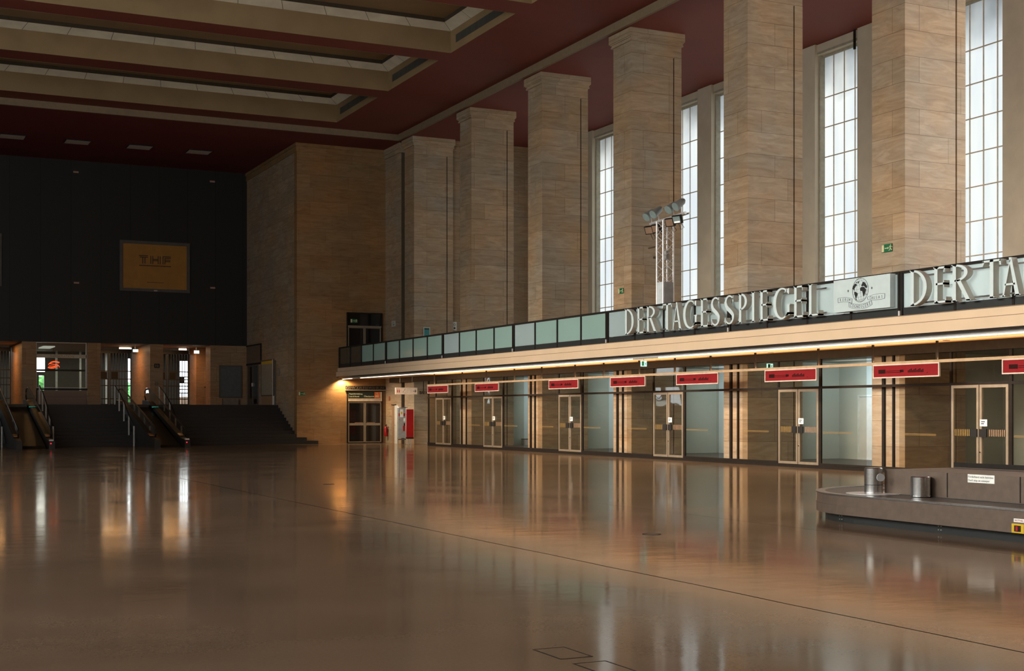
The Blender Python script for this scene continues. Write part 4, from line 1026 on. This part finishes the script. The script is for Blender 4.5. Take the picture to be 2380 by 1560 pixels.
# ---------------------------------------------------------------- baggage carousel
t = thing('baggage_carousel', 'brushed steel baggage carousel with rounded end at right', 'carousel', (15.1, 12.0, 0))
CR, cx0, cyc = 2.0, 15.1, 15.95
def outline(r, ylo=7.0, n=26):
    return [(cx0 - r, ylo)] + [(cx0 - r * math.cos(PI * i / n), cyc + r * math.sin(PI * i / n)) for i in range(n + 1)] + [(cx0 + r, ylo)]
ID = frame_at((0, 0, 0), (1, 0, 0), (0, 1, 0))
def slabp(r, z0, z1): return MB().prism(ID, outline(r), z0, z1)
def bandp(ro, ri, z0, z1):
    return MB().strip(ID, outline(ro), outline(ri), z0, z1)
slabp(1.86, 0, .14).build('skirt', M['rubber'], t)
bandp(2.0, 1.90, .13, .265).build('lower_fascia', M['steelwarm'], t, True)
bandp(1.99, 1.90, .265, .41).build('upper_fascia', M['steelwarm'], t, True)
bandp(2.005, 1.87, .41, .43).build('rim', M['steel'], t, True)
slabp(1.9, .30, .415).build('belt', M['belt'], t)
bandp(1.10, 1.075, .415, .422).build('belt_edge', M['rubber'], t, True)
i_ = MB(); i_.box(14.05, 7, .415, 16.15, 16.2, .785); i_.build('island', M['steelwarm'], t)
s_ = MB()
for y in (14.88, 13.52, 12.2, 10.9): s_.box(14.044, y - .008, .43, 14.05, y + .008, .78)
s_.build('panel_seam', M['dark'], t)
MB().box(15.4, 7, .785, 15.5, 16.15, .86).build('rear_upstand', M['steelwarm'], t)
MB().box(15.38, 14.7, .80, 15.4, 16.15, .87).build('dark_edge_strip', M['dark'], t)
MB().box(13.99, 16.3, .0, 14.0, 16.31, .01).build('bolt', M['chrome'], t)
def post(x, y, z0, z1, r, label):
    p = MB().tube([(x, y, z0), (x, y, z1 - .012), (x, y, z1)], [r, r, r - .012], 28).build('steel_bollard', M['steel'], t, True); p['label'] = label
    MB().tube([(x, y, z0 - .003), (x, y, z0 + .012)], r + .006, 28).build('base_ring', M['chrome'], p, True)
    return p
p = post(13.90, 16.28, .43, .81, .135, 'tall steel bollard at the end of the carousel island')
MB().tube([(13.90, 16.28, .545), (13.90, 16.28, .552)], .138, 28).build('groove', M['dark'], p, True)
MB().tube([(13.83, 16.05, .67), (13.82, 16.02, .67)], .06, 16).build('round_cap', M['greypanel'], p, True)
MB().tube([(13.86, 16.22, .418), (13.86, 16.22, .424)], .42, 32).build('floor_plate', M['alu'], t, True)
post(13.89, 15.25, .43, .72, .14, 'short steel bollard in front of the carousel island')
bl = MB()
for y in (16.2, 14.13, 11.5):
    for a in (0, .05):
        for b in (0, .05): bl.tube([(13.225, y + a, .05 + b), (13.24, y + a, .05 + b)], .006, 6)
bl.build('skirt_bolts', M['alu'], t)
n = thing('warning_sticker', 'white sticker with two lines of black text on the carousel panel', 'sticker', (14.05, 14.48, .67)); F = FX(14.049, 14.48, .665)
MB().rect(F, 0, 0, .5, .115, 0, .003).build('sheet', M['paper'], n)
MB().text(F, 'Förderband nicht betreten', .012, .068, width=.47, height=.028, d0=.003, d1=.005).build('lettering', M['ink'], n); MB().text(F, "Don't step on conveyor", .012, .018, width=.40, height=.028, d0=.003, d1=.005).build('lettering', M['ink'], n)
n = thing('emergency_stop', 'yellow emergency stop box with a black and red switch on the carousel fascia', 'switch', (13.1, 12.72, .13)); F = FX(13.099, 12.72, .135)
MB().rect(F, 0, 0, .2, .115, 0, .03).build('box', M['yellow'], n)
MB().rect(F, .05, .02, .15, .095, .03, .04).build('switch_plate', M['black'], n); MB().rect(F, .085, .03, .12, .085, .04, .05).build('switch', M['red_gloss'], n)
n = thing('label_plate', 'small white label reading NOTHALT above the emergency stop box', 'label', (13.1, 12.72, .27)); F = FX(13.108, 12.72, .268)
MB().rect(F, 0, 0, .2, .045, 0, .003).build('sheet', M['paper'], n); k = MB(); k.text(F, 'NOTHALT', .02, .012, width=.16, height=.022, d0=.003, d1=.005); k.build('lettering', M['red_gloss'], n)

# floor hatches and sockets
for (x0, y0, x1, y1, lab) in ((4.21, 8.04, 4.46, 8.46, 'rectangular floor hatch at the bottom edge, the farther of two'), (4.21, 7.46, 4.46, 7.87, 'rectangular floor hatch at the bottom edge, the nearer one cut by the frame')):
    t = thing('floor_hatch', lab, 'floor hatch', (x0, y0, 0), 'floor hatches')
    MB().frame(ID, x0, y0, x1, y1, .012, 0, .002).build('hatch_frame', M['dark'], t); MB().rect(ID, x0 + .012, y0 + .012, x1 - .012, y1 - .012, 0, .001).build('hatch_lid', M['floor'], t)
for x, y, lab in ((9.65, 15.77, 'small round floor socket cover in the middle of the floor'), (9.67, 29.9, 'small round floor socket cover far out on the floor')):
    t = thing('floor_socket', lab, 'floor socket', (x, y, 0), 'floor sockets')
    MB().ring(ID, (x, y), .13, .025, 0, .003, 24).build('rim', M['dark'], t); MB().prism(ID, [(x + .105 * math.cos(a * PI / 10), y + .105 * math.sin(a * PI / 10)) for a in range(20)], 0, .0015).build('cover', M['hatch'], t)

# ---------------------------------------------------------------- stairs, rails, escalators
for fx0, fx1, lab in ((-.37, 6.2, 'dark stair flight left of the left escalator'), (7.92, 12.26, 'dark stair flight between the two escalators'), (13.99, XS - .005, 'wide dark stair flight between the right escalator and the stone side wall')):
    t = thing('stair_flight', lab, 'stairs', (fx0, 68.2, 0), 'stair flights')
    for k in range(12):
        y0 = 72.6 - (12 - k) * .39 + .3; z1 = UP * (k + 1) / 12
        xr = fx1 if fx1 < 20 else {0: 21.5, 1: 21.0}.get(k, fx1)
        MB().box(fx0, y0, 0 if k < 2 else max(0, z1 - .36), xr, YE - .002 if (k < 2 and fx1 > 20) else min(72.54, y0 + .8 if k < 2 else 72.54), z1).build('step', M['stair'], t)
def stair_rail(x, label):
    t = thing('stair_rail', label, 'handrail', (x, 68, 0), 'stair handrails')
    pts = []
    for k, y in enumerate((67.9, 69.3, 70.7, 72.1)):
        zb = 0 if y < 68.2 else min(UP, math.ceil((y - 68.22) / .39) * UP / 12)
        MB().tube([(x, y, zb), (x, y, zb + .98)], .04, 8).build('post', M['post'], t, True); pts.append((x, y, zb + .98))
    pts.append((x, 73.4, UP + .98))
    MB().tube(pts, .028, 8).build('handrail', M['handrail'], t, True)
    MB().tube([(x, 73.4, UP), (x, 73.4, UP + .98)], .04, 8).build('post', M['post'], t, True)
for x, lab in ((12.05, 'stair handrail on pale posts left of the right escalator'), (14.35, 'stair handrail on pale posts right of the right escalator'), (5.98, 'stair handrail on pale posts left of the left escalator'), (8.28, 'stair handrail on pale posts right of the left escalator')): stair_rail(x, lab)
def escalator(x0, x1, label):
    t = thing('escalator', label, 'escalator', ((x0 + x1) / 2, 64.0, 0), 'dark escalators')
    prof = [(64.0, 0), (64.0, .35), (65.0, .45), (73.0, UP + .18), (74.7, UP + .25), (74.7, UP), (72.6, UP), (72.55, 0)]
    F = frame_at((0, 0, 0), (0, 1, 0), (0, 0, 1))   # s=y, t=z, normal +x
    MB().prism(F, [(64.6, 0), (64.9, .12), (73.2, UP + .02), (74.2, UP + .02), (74.2, UP), (72.6, UP), (72.6, 0)], x0 + .3, x1 - .3).build('step_band', M['escpanel'], t)
    for xa, xb, xh in ((x0, x0 + .26, x0 + .13), (x1 - .26, x1, x1 - .13)):
        b = MB().prism(F, prof, xa, xb).build('balustrade', M['escside'], t)
        xi = xa if xh < (x0 + x1) / 2 else xb - .0
        tr = MB(); tr.prism(F, [(65.4, .52), (68.0, .99), (68.0, 1.03), (65.4, .56)], xa + .03, xb - .03)
        tr.build('deck_trim', M['amber'], b)
        MB().prism(F, [(72.2, 1.94), (73.0, 2.245), (73.0, 2.26), (72.2, 1.96)], xa + .02, xb - .02).build('deck_reflection', M['amber'], b)  # amber strip painting a reflection on the deck
        MB().prism(F, [(64.6, .42), (65.2, .49), (73.2, UP + .2), (74.3, UP + .24), (74.3, UP + .78), (73.3, UP + .8), (65.2, 1.05), (64.6, .8)], xh - .01, xh + .01).build('glass_side', M['glass'], b)
        MB().tube([(xh, 64.55, .5), (xh, 64.35, .66), (xh, 64.45, .88), (xh, 64.9, 1.02), (xh, 65.3, 1.09), (xh, 73.3, UP + .84), (xh, 74.3, UP + .84), (xh, 74.6, UP + .7), (xh, 74.65, UP + .45), (xh, 74.4, UP + .25)], .036, 8).build('handrail', M['handrail'], b, True)
        MB().tube([(xh, 73.9, UP + .885), (xh, 74.3, UP + .885)], .02, 6).build('rail_glint', M['chrome'], b, True)
    MB().box(x1 - .262, 71.6, 1.90, x1 - .0, 72.0, 1.945).build('status_display', M['tealled'], t)
    MB().box(x1 - .2, 63.97, .22, x1 - .15, 64.0, .27).build('indicator_lamp', M['redled'], t)
    MB().box(x1 - .24, 63.98, .36, x1 - .06, 64.2, .42).build('entry_plate', M['alu'], t)
    return t
e1 = escalator(12.3, 13.95, 'dark escalator right of the information window')
dup(e1, (-6.07, 0, 0), 'dark escalator left of the information window, at the left picture edge')

# ---------------------------------------------------------------- landing wall: piers, gates, window
ZO = 5.57
def pier(x0, x1, y1, label, mat='stone_pier'):
    o = MB().box(x0, YF, UP, x1, y1, ZO - .012).build('stone_pier', M[mat]); tag(o, label, 'pier', 'landing piers'); return o
pier(11.5, 12.22, 79.75, 'slim brown stone pier between the information window and the middle gate')
pier(8.02, 8.76, 86.4, 'brown stone pier left of the information window, lit warm on its left side')
pier(14.96, 15.69, 85.1, 'brown stone pier between the two gates right of the window')
pier(2.0, 5.28, 79.75, 'brown stone pier at the far left of the landing')
pier(18.42, XS - .01, 80.38, 'wide brown stone pier carrying the grey poster case')
pier(18.42, XS, 84.8, 'inner stone pier behind the curtained opening') if False else None
o = MB().box(18.42, 82.93, UP, 20.4, 84.8, ZO).build('stone_pier', M['stone_pier']); tag(o, 'warm lit inner pier right of the last gate, behind the curtained opening', 'pier', 'landing piers')
# entrance hall shell
m = MB(); m.box(1.5, YF + .4, ZO, 20.9, 92.4, ZO + .15); struct(m.build('ceiling_entrance', simple('entrance_ceiling', (.32, .24, .17), .7)), 'ceiling of the entrance hall beyond the gates', 'ceiling')
m = MB(); m.box(1.3, YF + .4, UP, 1.5, 92.4, ZO); struct(m.build('wall_entrance_left', M['stone_pier']), 'left wall of the entrance hall', 'wall')
m = MB(); m.box(20.4, 80.4, UP, 20.6, 92.4, ZO); struct(m.build('wall_entrance_right', M['stone_pier']), 'right wall of the entrance hall', 'wall')
OP = [(8.55, 8.75, 2.3, 5.3), (10.12, 10.72, 4.25, 5.35), (10.34, 10.66, 2.9, 4.02), (15.94, 16.1, 2.3, 5.2), (19.34, 19.92, 2.15, 5.1)]
m = MB(); xs = sorted(set([1.5, 20.4] + [v for o_ in OP for v in o_[:2]]))
for a, b in zip(xs[:-1], xs[1:]):
    holes = sorted([(o_[2], o_[3]) for o_ in OP if o_[0] <= a + 1e-6 and o_[1] >= b - 1e-6]); z = UP
    for h0, h1 in holes: m.box(a, 92, z, b, 92.2, h0); z = h1
    m.box(a, 92, z, b, 92.2, ZO)
struct(m.build('wall_entrance_back', simple('entrance_back', (.10, .10, .09), .5)), 'dark glazed back wall of the entrance hall', 'wall')
b = MB(); 
for (x0, x1, z0, z1) in OP[4:]:
    for z in (4.02, 3.62, 3.18): b.box(x0, 91.9, z - .03, x1, 92.0, z + .03)
    b.box(x0, 91.9, 3.62, x0 + .28, 92.0, 4.0)
o = b.build('door_bars', M['bar']); tag(o, 'dark bars across the bright outer door opening', 'door bars')
for i, x in enumerate((13.3, 14.2, 9.3, 11.15, 12.6)):
    o = MB().box(x, 90.2, UP, x + .12, 90.35, ZO).build('pale_post', M['palecol']); tag(o, 'slim pale post in the entrance hall, ' + ['left one behind the middle gate', 'right one behind the middle gate', 'leftmost behind the information window', 'right one behind the information window', 'hidden one left of the middle gate'][i], 'post', 'entrance hall posts')
# outdoors
m = MB(); m.box(-40, 92.2, UP - .3, 70, 160, UP - .05); struct(m.build('ground', M['ground']), 'paved ground outside the building', 'ground')
def tree(x, y, z, r, label):
    bm = bmesh.new(); rr = random.Random(int(x * 10))
    for k in range(9):
        mt = Matrix.Translation((x + rr.uniform(-.7, .7) * r, y + rr.uniform(-.5, .5) * r, z + rr.uniform(-.6, .7) * r)) @ Matrix.Scale(r * rr.uniform(.4, .65), 4)
        bmesh.ops.create_icosphere(bm, subdivisions=3, radius=1, matrix=mt)
    for v in bm.verts: v.co += Vector((rr.uniform(-1, 1), rr.uniform(-1, 1), rr.uniform(-1, 1))) * .09 * r
    t = thing('tree', label, 'tree', (x, y, UP)); me = bpy.data.meshes.new('crown'); 
    for v in bm.verts: v.co -= Vector((x, y, UP))
    bm.to_mesh(me); bm.free(); me.materials.append(M['foliage']); o = bpy.data.objects.new('crown', me); COL.objects.link(o); o.parent = t
    MB().tube([(x, y, UP - .1), (x, y, z)], [.22, .12], 8).build('trunk', M['wood'], t, True)
tree(11.75, 101.5, 3.25, 1.45, 'leafy green tree outside, seen through the lower pane of the information window')
tree(18.1, 103, 3.4, 1.4, 'leafy yellow-green tree outside, seen through the middle gate')
t = thing('fence', 'low railing fence outside the bright door opening', 'fence', (22.0, 99, UP))
f = MB()
for k in range(14): f.box(20.6 + .16 * k, 98.97, UP - .05, 20.64 + .16 * k, 99.0, UP + 1.0)
f.box(20.5, 98.95, UP + .95, 23, 99.02, UP + 1.03); f.build('railing', M['bar'], t)
MB().box(20.4, 99.3, UP - .05, 23.2, 99.5, UP + .72).build('base_wall', M['wood'], t)
# gates of vertical bars
def gate(x0, x1, y, label, leaf_at=None):
    t = thing('bar_gate', label, 'gate', (x0, y, UP), 'barred gates')
    F = FY(x0, y, UP); w = x1 - x0
    for k, (a, b) in enumerate(((0, w / 2 - .02), (w / 2 + .02, w))):
        l = MB().frame(F, a, .05, b, 3.25, .06, 0, .05); 
        for z in (.42, 1.22, 1.62, 2.1): l.rect(F, a + .06, z - .03, b - .06, z + .03, 0, .05)
        n = 7
        for i in range(1, n): l.rect(F, a + .06 + (b - a - .12) * i / n - .018, .08, a + .06 + (b - a - .12) * i / n + .018, 3.2, .01, .045)
        l = l.build('gate_leaf', M['bar'], t)
        MB().rect(F, (b - .5 if k == 0 else a + .1), 1.65, (b - .1 if k == 0 else a + .5), 2.06, .0, .06).build('lock_plate', M['black'], l)
    MB().rect(F, 0, 3.25, w, 3.42, -.05, .1).build('head_rail', M['bar'], t)
gate(12.27, 14.93, 85.0, 'black barred gate right of the information window')
gate(15.74, 18.38, 84.9, 'black barred gate in front of the bright doorway')
gate(5.32, 7.98, 85.0, 'black barred gate at the left picture edge')
# information window
t = thing('information_window', 'glazed information booth window with a slatted counter front', 'booth window', (8.76, YF, UP))
F = FY(8.76, YF + .12, UP); w = 2.7
MB().rect(F, .06, 0, w, .82, -.06, 0).build('counter_front', M['slat'], t)
MB().rect(F, -.0, .84, w + .04, .93, -.1, .1).build('counter_top', M['dark'], t)
MB().frame(F, 0, .95, w, 3.5, .04, -.04, .04).build('window_frame', M['steel'], t)
MB().rect(F, .04, 1.0, w - .04, 3.46, -.005, 0).build('glass_pane', M['glass'], t)
b = MB().rect(F, 0, 2.63, w + .03, 2.83, .005, .04).build('sign_band', M['cream'], t)
k = MB(); k.text(F, 'INFORMATION', .76, 2.665, width=1.26, height=.13, d0=.04, d1=.045); k.build('lettering', M['wood'], b)
b = MB(); b.rect(F, .04, 1.9, w - .04, 2.0, -.3, -.26); b.build('inner_rail', M['dark'], t)
MB().box(8.76, YF + .06, UP, 8.82, YF + .2, UP + .9).build('side_post', M['dark'], t)
t = thing('neon_sign', 'glowing orange-red neon swoosh inside the information window', 'neon sign', (9.4, YF + .6, 4.1))
F = FY(9.55, YF + .6, 4.25)
tb = MB()
tb.tube([F(*p) for p in bez((-.05, .1), (.15, .36), (.52, .2), 10)], .018, 6)
tb.tube([F(*p) for p in bez((-.08, .06), (.15, .30), (.5, .16), 10)], .014, 6)
tb.tube([F(0, .12), F(.45, .05), F(.52, -.07)], .018, 6)
tb.tube([F(*p) for p in bez((-.1, -.1), (.25, -.22), (.45, .04), 10)], .018, 6)
tb.tube([F(*p) for p in bez((-.08, -.06), (.2, -.1), (.32, .02), 8)], .014, 6)
tb.tube([F(-.05, .0), F(.35, .0)], .012, 6); tb.tube([F(-.02, -.14), F(.3, -.04)], .012, 6)
tb.build('neon_tube', M['neon'], t, True)
MB().tube([F(.2, .25, -.05), F(.2, 1.05, -.05)], .006, 5).build('hanging_wire', M['dark'], t)
# lit bits in the lintel zone
for i, (x0, x1, y, z, mt, nm, lab) in enumerate(((13.8, 14.5, 82.5, 5.40, 'brighttube', 'ceiling_light', 'short bright ceiling tube above the middle gate'), (17.3, 17.75, 82.5, 5.40, 'brighttube', 'ceiling_light', 'short bright ceiling tube above the right gate'))):
    o = MB().box(x0, y, z, x1, y + .12, z + .07).build(nm, M[mt]); tag(o, lab, 'light', 'entrance lights')
    m_ = MB().box(x0, y + .02, z + .07, x1, y + .1, ZO).build('lamp_mount', M['white']); m_.parent = o; WLOC[m_.name] = Vector()
def emit_sign(x, y, z, w, h, lab):
    t = thing('exit_light', lab, 'exit sign', (x, y, z), 'lit hanging exit signs'); F = FY(x, y, z)
    MB().rect(F, 0, 0, w, h, -.06, 0).build('lamp_body', emission('exit_pale', (.75, 1, .93), 1.4), t); MB().rect(F, w * .4, h, w * .6, h + ZO - z - h, -.04, -.02).build('stem', M['steel'], t)
emit_sign(14.3, 80.9, 5.16, .3, .16, 'lit exit sign hanging above the middle gate')
emit_sign(17.85, 80.9, 5.14, .3, .18, 'lit exit sign hanging above the right gate')
k = MB()
for i in range(9): k.box(9.7 + .075 * i, 84, 5.5, 9.745 + .075 * i, 86.5, 5.56)
o = k.build('ceiling_louvre', emission('louvre_glow', (.9, 1, .92), .5)); tag(o, 'pale louvred ceiling light inside the information booth', 'light')
# curtained side opening
t = thing('curtain_window', 'grey curtained side opening between two warm piers right of the last gate', 'window', (18.44, 81.6, UP))
MB().box(19.0, 80.42, UP, 19.04, 82.9, 4.3).build('curtain', M['curtain'], t); MB().box(18.9, 80.42, UP + 1.1, 18.94, 82.9, UP + 1.16).build('rail', M['dark'], t); MB().box(19.0, 80.42, UP, 19.05, 82.9, UP + 1.1).build('lower_panel', M['board'], t)
# poster case on the wide pier
t = thing('poster_case', 'grey empty poster case on the wide pier', 'poster case', (18.95, YF, 2.5)); F = FY(18.93, YF - .0, 2.5)
MB().frame(F, 0, 0, 1.33, 1.9, .08, .0, .1).build('case_frame', M['thfframe'], t); MB().rect(F, .08, .08, 1.25, 1.82, 0, .05).build('poster_sheet', M['board'], t)
o = MB().box(19.1, YF - .3, UP, 20.0, YF - .02, 2.44).build('floor_box', simple('brown_box', (.20, .14, .10), .6)); tag(o, 'low pale brown box standing under the poster case', 'box')
# number sign and switch on the pier between gates
t = thing('wall_sign', 'small dark sign with two figures on the pier between the gates', 'sign', (15.2, YF - .02, 4.15)); F = FY(15.19, YF - .005, 4.2)
MB().rect(F, 0, 0, .3, .24, 0, .02).build('board', M['dark'], t); k = MB()
for cx in (.09, .2): k.ring(F, (cx, .19), .018, .018, .02, .024, 8); k.prism(F, [(cx - .03, .16), (cx + .03, .16), (cx + .018, .04), (cx - .018, .04)], .02, .024)
k.build('pictogram', M['wood'], t)
t = thing('call_point', 'small round call point on the pier between the gates', 'switch', (15.3, YF - .02, 3.3)); F = FY(15.32, YF, 3.28)
MB().rect(F, -.08, -.08, .08, .08, 0, .03).build('plate', M['thfframe'], t); MB().ring(F, (0, 0), .045, .045, .03, .045, 14).build('button', M['wood'], t)
# side wall of the stair bay: dark door, framed panel, notice case
t = thing('dark_frame', 'dark empty frame panel in the corner above the landing door', 'panel', (XS, 78.8, 4.5)); F = FX(XS - .003, 79.15, 4.5)
MB().rect(F, 0, 0, 3.15, 1.05, 0, .03).build('panel', simple('brown_panel', (.16, .11, .075), .6), t)
f = MB(); f.rect(F, 0, 1.0, 3.25, 1.08, 0, .06); f.rect(F, 3.15, 0, 3.25, 1.0, 0, .06); f.rect(F, 0, -.1, 3.25, 0, 0, .06); f.build('frame_edge', M['black'], t)
t = thing('landing_door', 'dark glazed double door on the landing at the side wall', 'double door', (XS, 79, UP)); F = FX(XS - .003, 78.9, UP)
for a, b in ((0, 1.15), (1.2, 2.35)):
    l = MB().frame(F, a, 0, b, 2.34, .09, 0, .05).build('door_leaf', M['thfframe'], t); MB().rect(F, a + .09, .09, b - .09, 2.25, 0, .03).build('glass_pane', M['darkglass'], l)
    hx = (b - .045) if a == 0 else a + .045; MB().rect(F, hx - .02, 1.1, hx + .02, 1.3, .05, .09).build('handle', M['alu'], l)
t = thing('notice_case', 'tall pale notice case with a yellow head strip on the side wall', 'notice case', (XS, 75.9, 2.5)); F = FX(XS - .003, 75.8, 2.6)
MB().rect(F, 0, 0, 2.35, 1.75, 0, .05).build('case', simple('pale_poster', (.28, .28, .22), .5), t); MB().rect(F, 0, 1.75, 2.35, 1.92, 0, .055).build('head_strip', M['yellow'], t)
MB().frame(F, -.04, -.04, 2.55, 2.0, .06, .0, .07).build('case_frame', M['thfframe'], t); MB().rect(F, 0.05, -.54, 2.3, -.04, .0, .05).build('base_panel', M['wood'], t)
MB().rect(F, 2.38, -.54, 2.46, 1.98, .0, .08).build('side_post', M['alu'], t); MB().rect(F, 2.75, -.54, 2.83, 1.9, .0, .06).build('side_post', M['thfframe'], t)
plate(FX(XS - .003, 72.6, 3.62), .34, .42, M['board'], 'small framed notice on the side wall right of the notice case', 'notice', 'wall_notice', simple('pale_grey_print', (.22, .24, .22), .5))
# yellow-brown THF board and lights on the black wall
def thf(x0, label):
    t = thing('advertising_board', label, 'sign', (x0, YF - .02, 8.55), 'framed boards on the black wall'); F = FY(x0, YF - .01, 8.55); w, h = 3.96, 2.88
    MB().frame(F, 0, 0, w, h, .17, 0, .12).build('board_frame', M['thfframe'], t); MB().rect(F, .17, .17, w - .17, h - .17, 0, .05).build('board_panel', M['thf'], t)
    k = MB(); X = lambda u: (u - 195) / 1575 * w; Z = lambda v: h - (v - 175 - (0)) / 1160 * h
    dd = (.05, .056); B = lambda u0, v0, u1, v1: k.rect(F, X(u0), Z(v1), X(u1), Z(v0), *dd)
    B(625, 500, 825, 518); B(640, 535, 825, 553); B(700, 553, 718, 690); B(750, 553, 768, 690); B(640, 535, 658, 560) if False else None
    B(880, 505, 898, 690); B(925, 505, 943, 690); B(1045, 505, 1063, 690); B(1090, 505, 1108, 690); B(943, 575, 1045, 593); B(943, 605, 1045, 623)
    B(1155, 505, 1173, 690); B(1200, 555, 1218, 690); B(1173, 505, 1340, 523); B(1200, 537, 1340, 555); B(1200, 580, 1330, 595); B(1218, 612, 1330, 630)
    for i in range(22): B(635 + i * 32.5, 722, 635 + i * 32.5 + 24, 748)
    k.build('lettering', M['thfink'], t); k = MB()
    for i in range(14): B(805 + i * 27, 1110, 805 + i * 27 + 20, 1124)
    k.build('small_print', M['thfink'], t)
    MB().rect(F, w * .48, .03, w * .53, .1, .12, .14).build('maker_plate', M['steel'], t)
thf(13.24, 'orange-brown framed board with double-line THF lettering on the black wall')
thf(3.0, 'orange-brown framed board cut off by the left picture edge')
for x, z, lab in ((10.87, 15.1, 'upper left'), (18.53, 15.13, 'upper right'), (10.9, 8.9, 'lower left, under the second joint'), (18.55, 8.92, 'lower right, beside the orange board')):
    o = MB().box(x - .14, YF - .05, z - .045, x + .14, YF, z + .045).build('wall_bracket', simple('bracket_pale', (.34, .20, .15), .5, emit=(.6, .3, .2), es=.03)); tag(o, 'small pale bracket on the black wall, ' + lab + ' one', 'bracket', 'pale brackets on the black wall')
# flat ceiling lights over the stairs
for x, lab in ((6.35, 'leftmost one, cut by the picture edge'), (9.55, 'second from the left'), (12.72, 'third from the left'), (15.85, 'rightmost one')):
    t = thing('ceiling_light', 'flat square unlit ceiling light over the stairs, ' + lab, 'ceiling light', (x, 73.2, ZL), 'ceiling lights over the stairs')
    MB().box(x, 73.05, ZL - .05, x + 1.25, 74.1, ZL).build('light_frame', M['black'], t); MB().box(x + .03, 73.08, ZL - .055, x + 1.22, 74.07, ZL - .05).build('diffuser', simple('dull_diffuser', (.40, .33, .28), .6, emit=(.9, .7, .55), es=.012), t)  # slight glow put into the diffuser although the light is off

# ---------------------------------------------------------------- lamps and world
def area(name, loc, rot, sx, sy, e, c, spread=180):
    l = bpy.data.lights.new(name, 'AREA'); l.shape = 'RECTANGLE'; l.size = sx; l.size_y = sy; l.energy = e; l.color = c; l.spread = math.radians(spread)
    o = bpy.data.objects.new(name, l); COL.objects.link(o); o.location = loc; o.rotation_euler = rot; return o
# warm lamps in the entrance hall lintels
for i, x in enumerate((6.6, 13.6, 17.0)):
    area('entrance_lamp', (x, 82.4, 5.5), (0, 0, 0), 1.6, 1.2, 90, (1, .52, .19))
area('booth_lamp', (10.1, 88.5, 5.5), (0, 0, 0), 2, 1, 30, (.8, 1, .85))
for i, x in enumerate((6.6, 13.4, 16.9)):
    area('entrance_lamp', (x, 88.2, 5.5), (0, 0, 0), 2.0, 1.0, 60, (.95, 1, .95))
area('soffit_fill', (24.4, 39.6, 2.985), (PI, 0, 0), .04, 41, 330, (1, .61, .31))  # added above the sign rail to brighten the soffit, no fixture there
area('shopfront_fill', (23.18, 40.5, 3.37), (0, math.radians(-50), 0), .07, 56, 450, (1, .82, .62), 95)  # added fill without a fixture, turned towards shopfronts and column bases
area('cove_floor_fill', (23.06, 40.5, 3.38), (0, 0, 0), .06, 56, 520, (1, .76, .5), 150)  # added fill under the tubes, brightens the floor by the shops
area('hall_fill', (-12.6, 32, 11), (0, math.radians(-77), 0), 5, 46, 1150, (1, .91, .80), 32)  # fill panel added out of view to lift the low left-facing fronts
# upright fill panels added inside the shops to light their back walls
for i, y in enumerate(COLY):
    area('shop_wall_fill', (27.9, y + 4.2, 2.6), (0, math.radians(-90), 0), 1.0, 4.0, 130, (.74, .90, 1.0))
sl = bpy.data.lights.new('end_spot', 'SPOT'); sl.energy = 240; sl.color = (1, .72, .36); sl.spot_size = math.radians(150); sl.spot_blend = .6; sl.shadow_soft_size = .05
so = bpy.data.objects.new('end_spot', sl); COL.objects.link(so); so.location = (23.0, 68.72, 3.36); so.rotation_euler = (math.radians(14), math.radians(-8), 0)
w = bpy.data.worlds.new('world'); SC.world = w; w.use_nodes = True
nt = w.node_tree; nt.nodes.clear(); bg = nt.nodes.new('ShaderNodeBackground'); out = nt.nodes.new('ShaderNodeOutputWorld')
bg.inputs[0].default_value = (.82, .93, 1, 1); bg.inputs[1].default_value = 6; nt.links.new(bg.outputs[0], out.inputs[0])

# ---------------------------------------------------------------- camera
cam = bpy.data.cameras.new('camera'); co = bpy.data.objects.new('camera', cam); COL.objects.link(co)
cam.sensor_fit = 'HORIZONTAL'; cam.sensor_width = 36; cam.lens = 3160 / 2380 * 36
cam.shift_y = (958.5 - 780) / 2380; cam.clip_end = 500; cam.clip_start = .1
co.location = (0, 0, 1.65); co.rotation_euler = (PI / 2, 0, math.radians(-25.6)); SC.camera = co
SC.view_settings.view_transform = 'Standard'; SC.view_settings.look = 'None'; SC.view_settings.exposure = 0; SC.view_settings.gamma = 1
SC.cycles.max_bounces = 8; SC.cycles.diffuse_bounces = 4; SC.cycles.glossy_bounces = 4; SC.cycles.transparent_max_bounces = 12
SC.cycles.use_denoising = True
SC.cycles.sample_clamp_indirect = 6
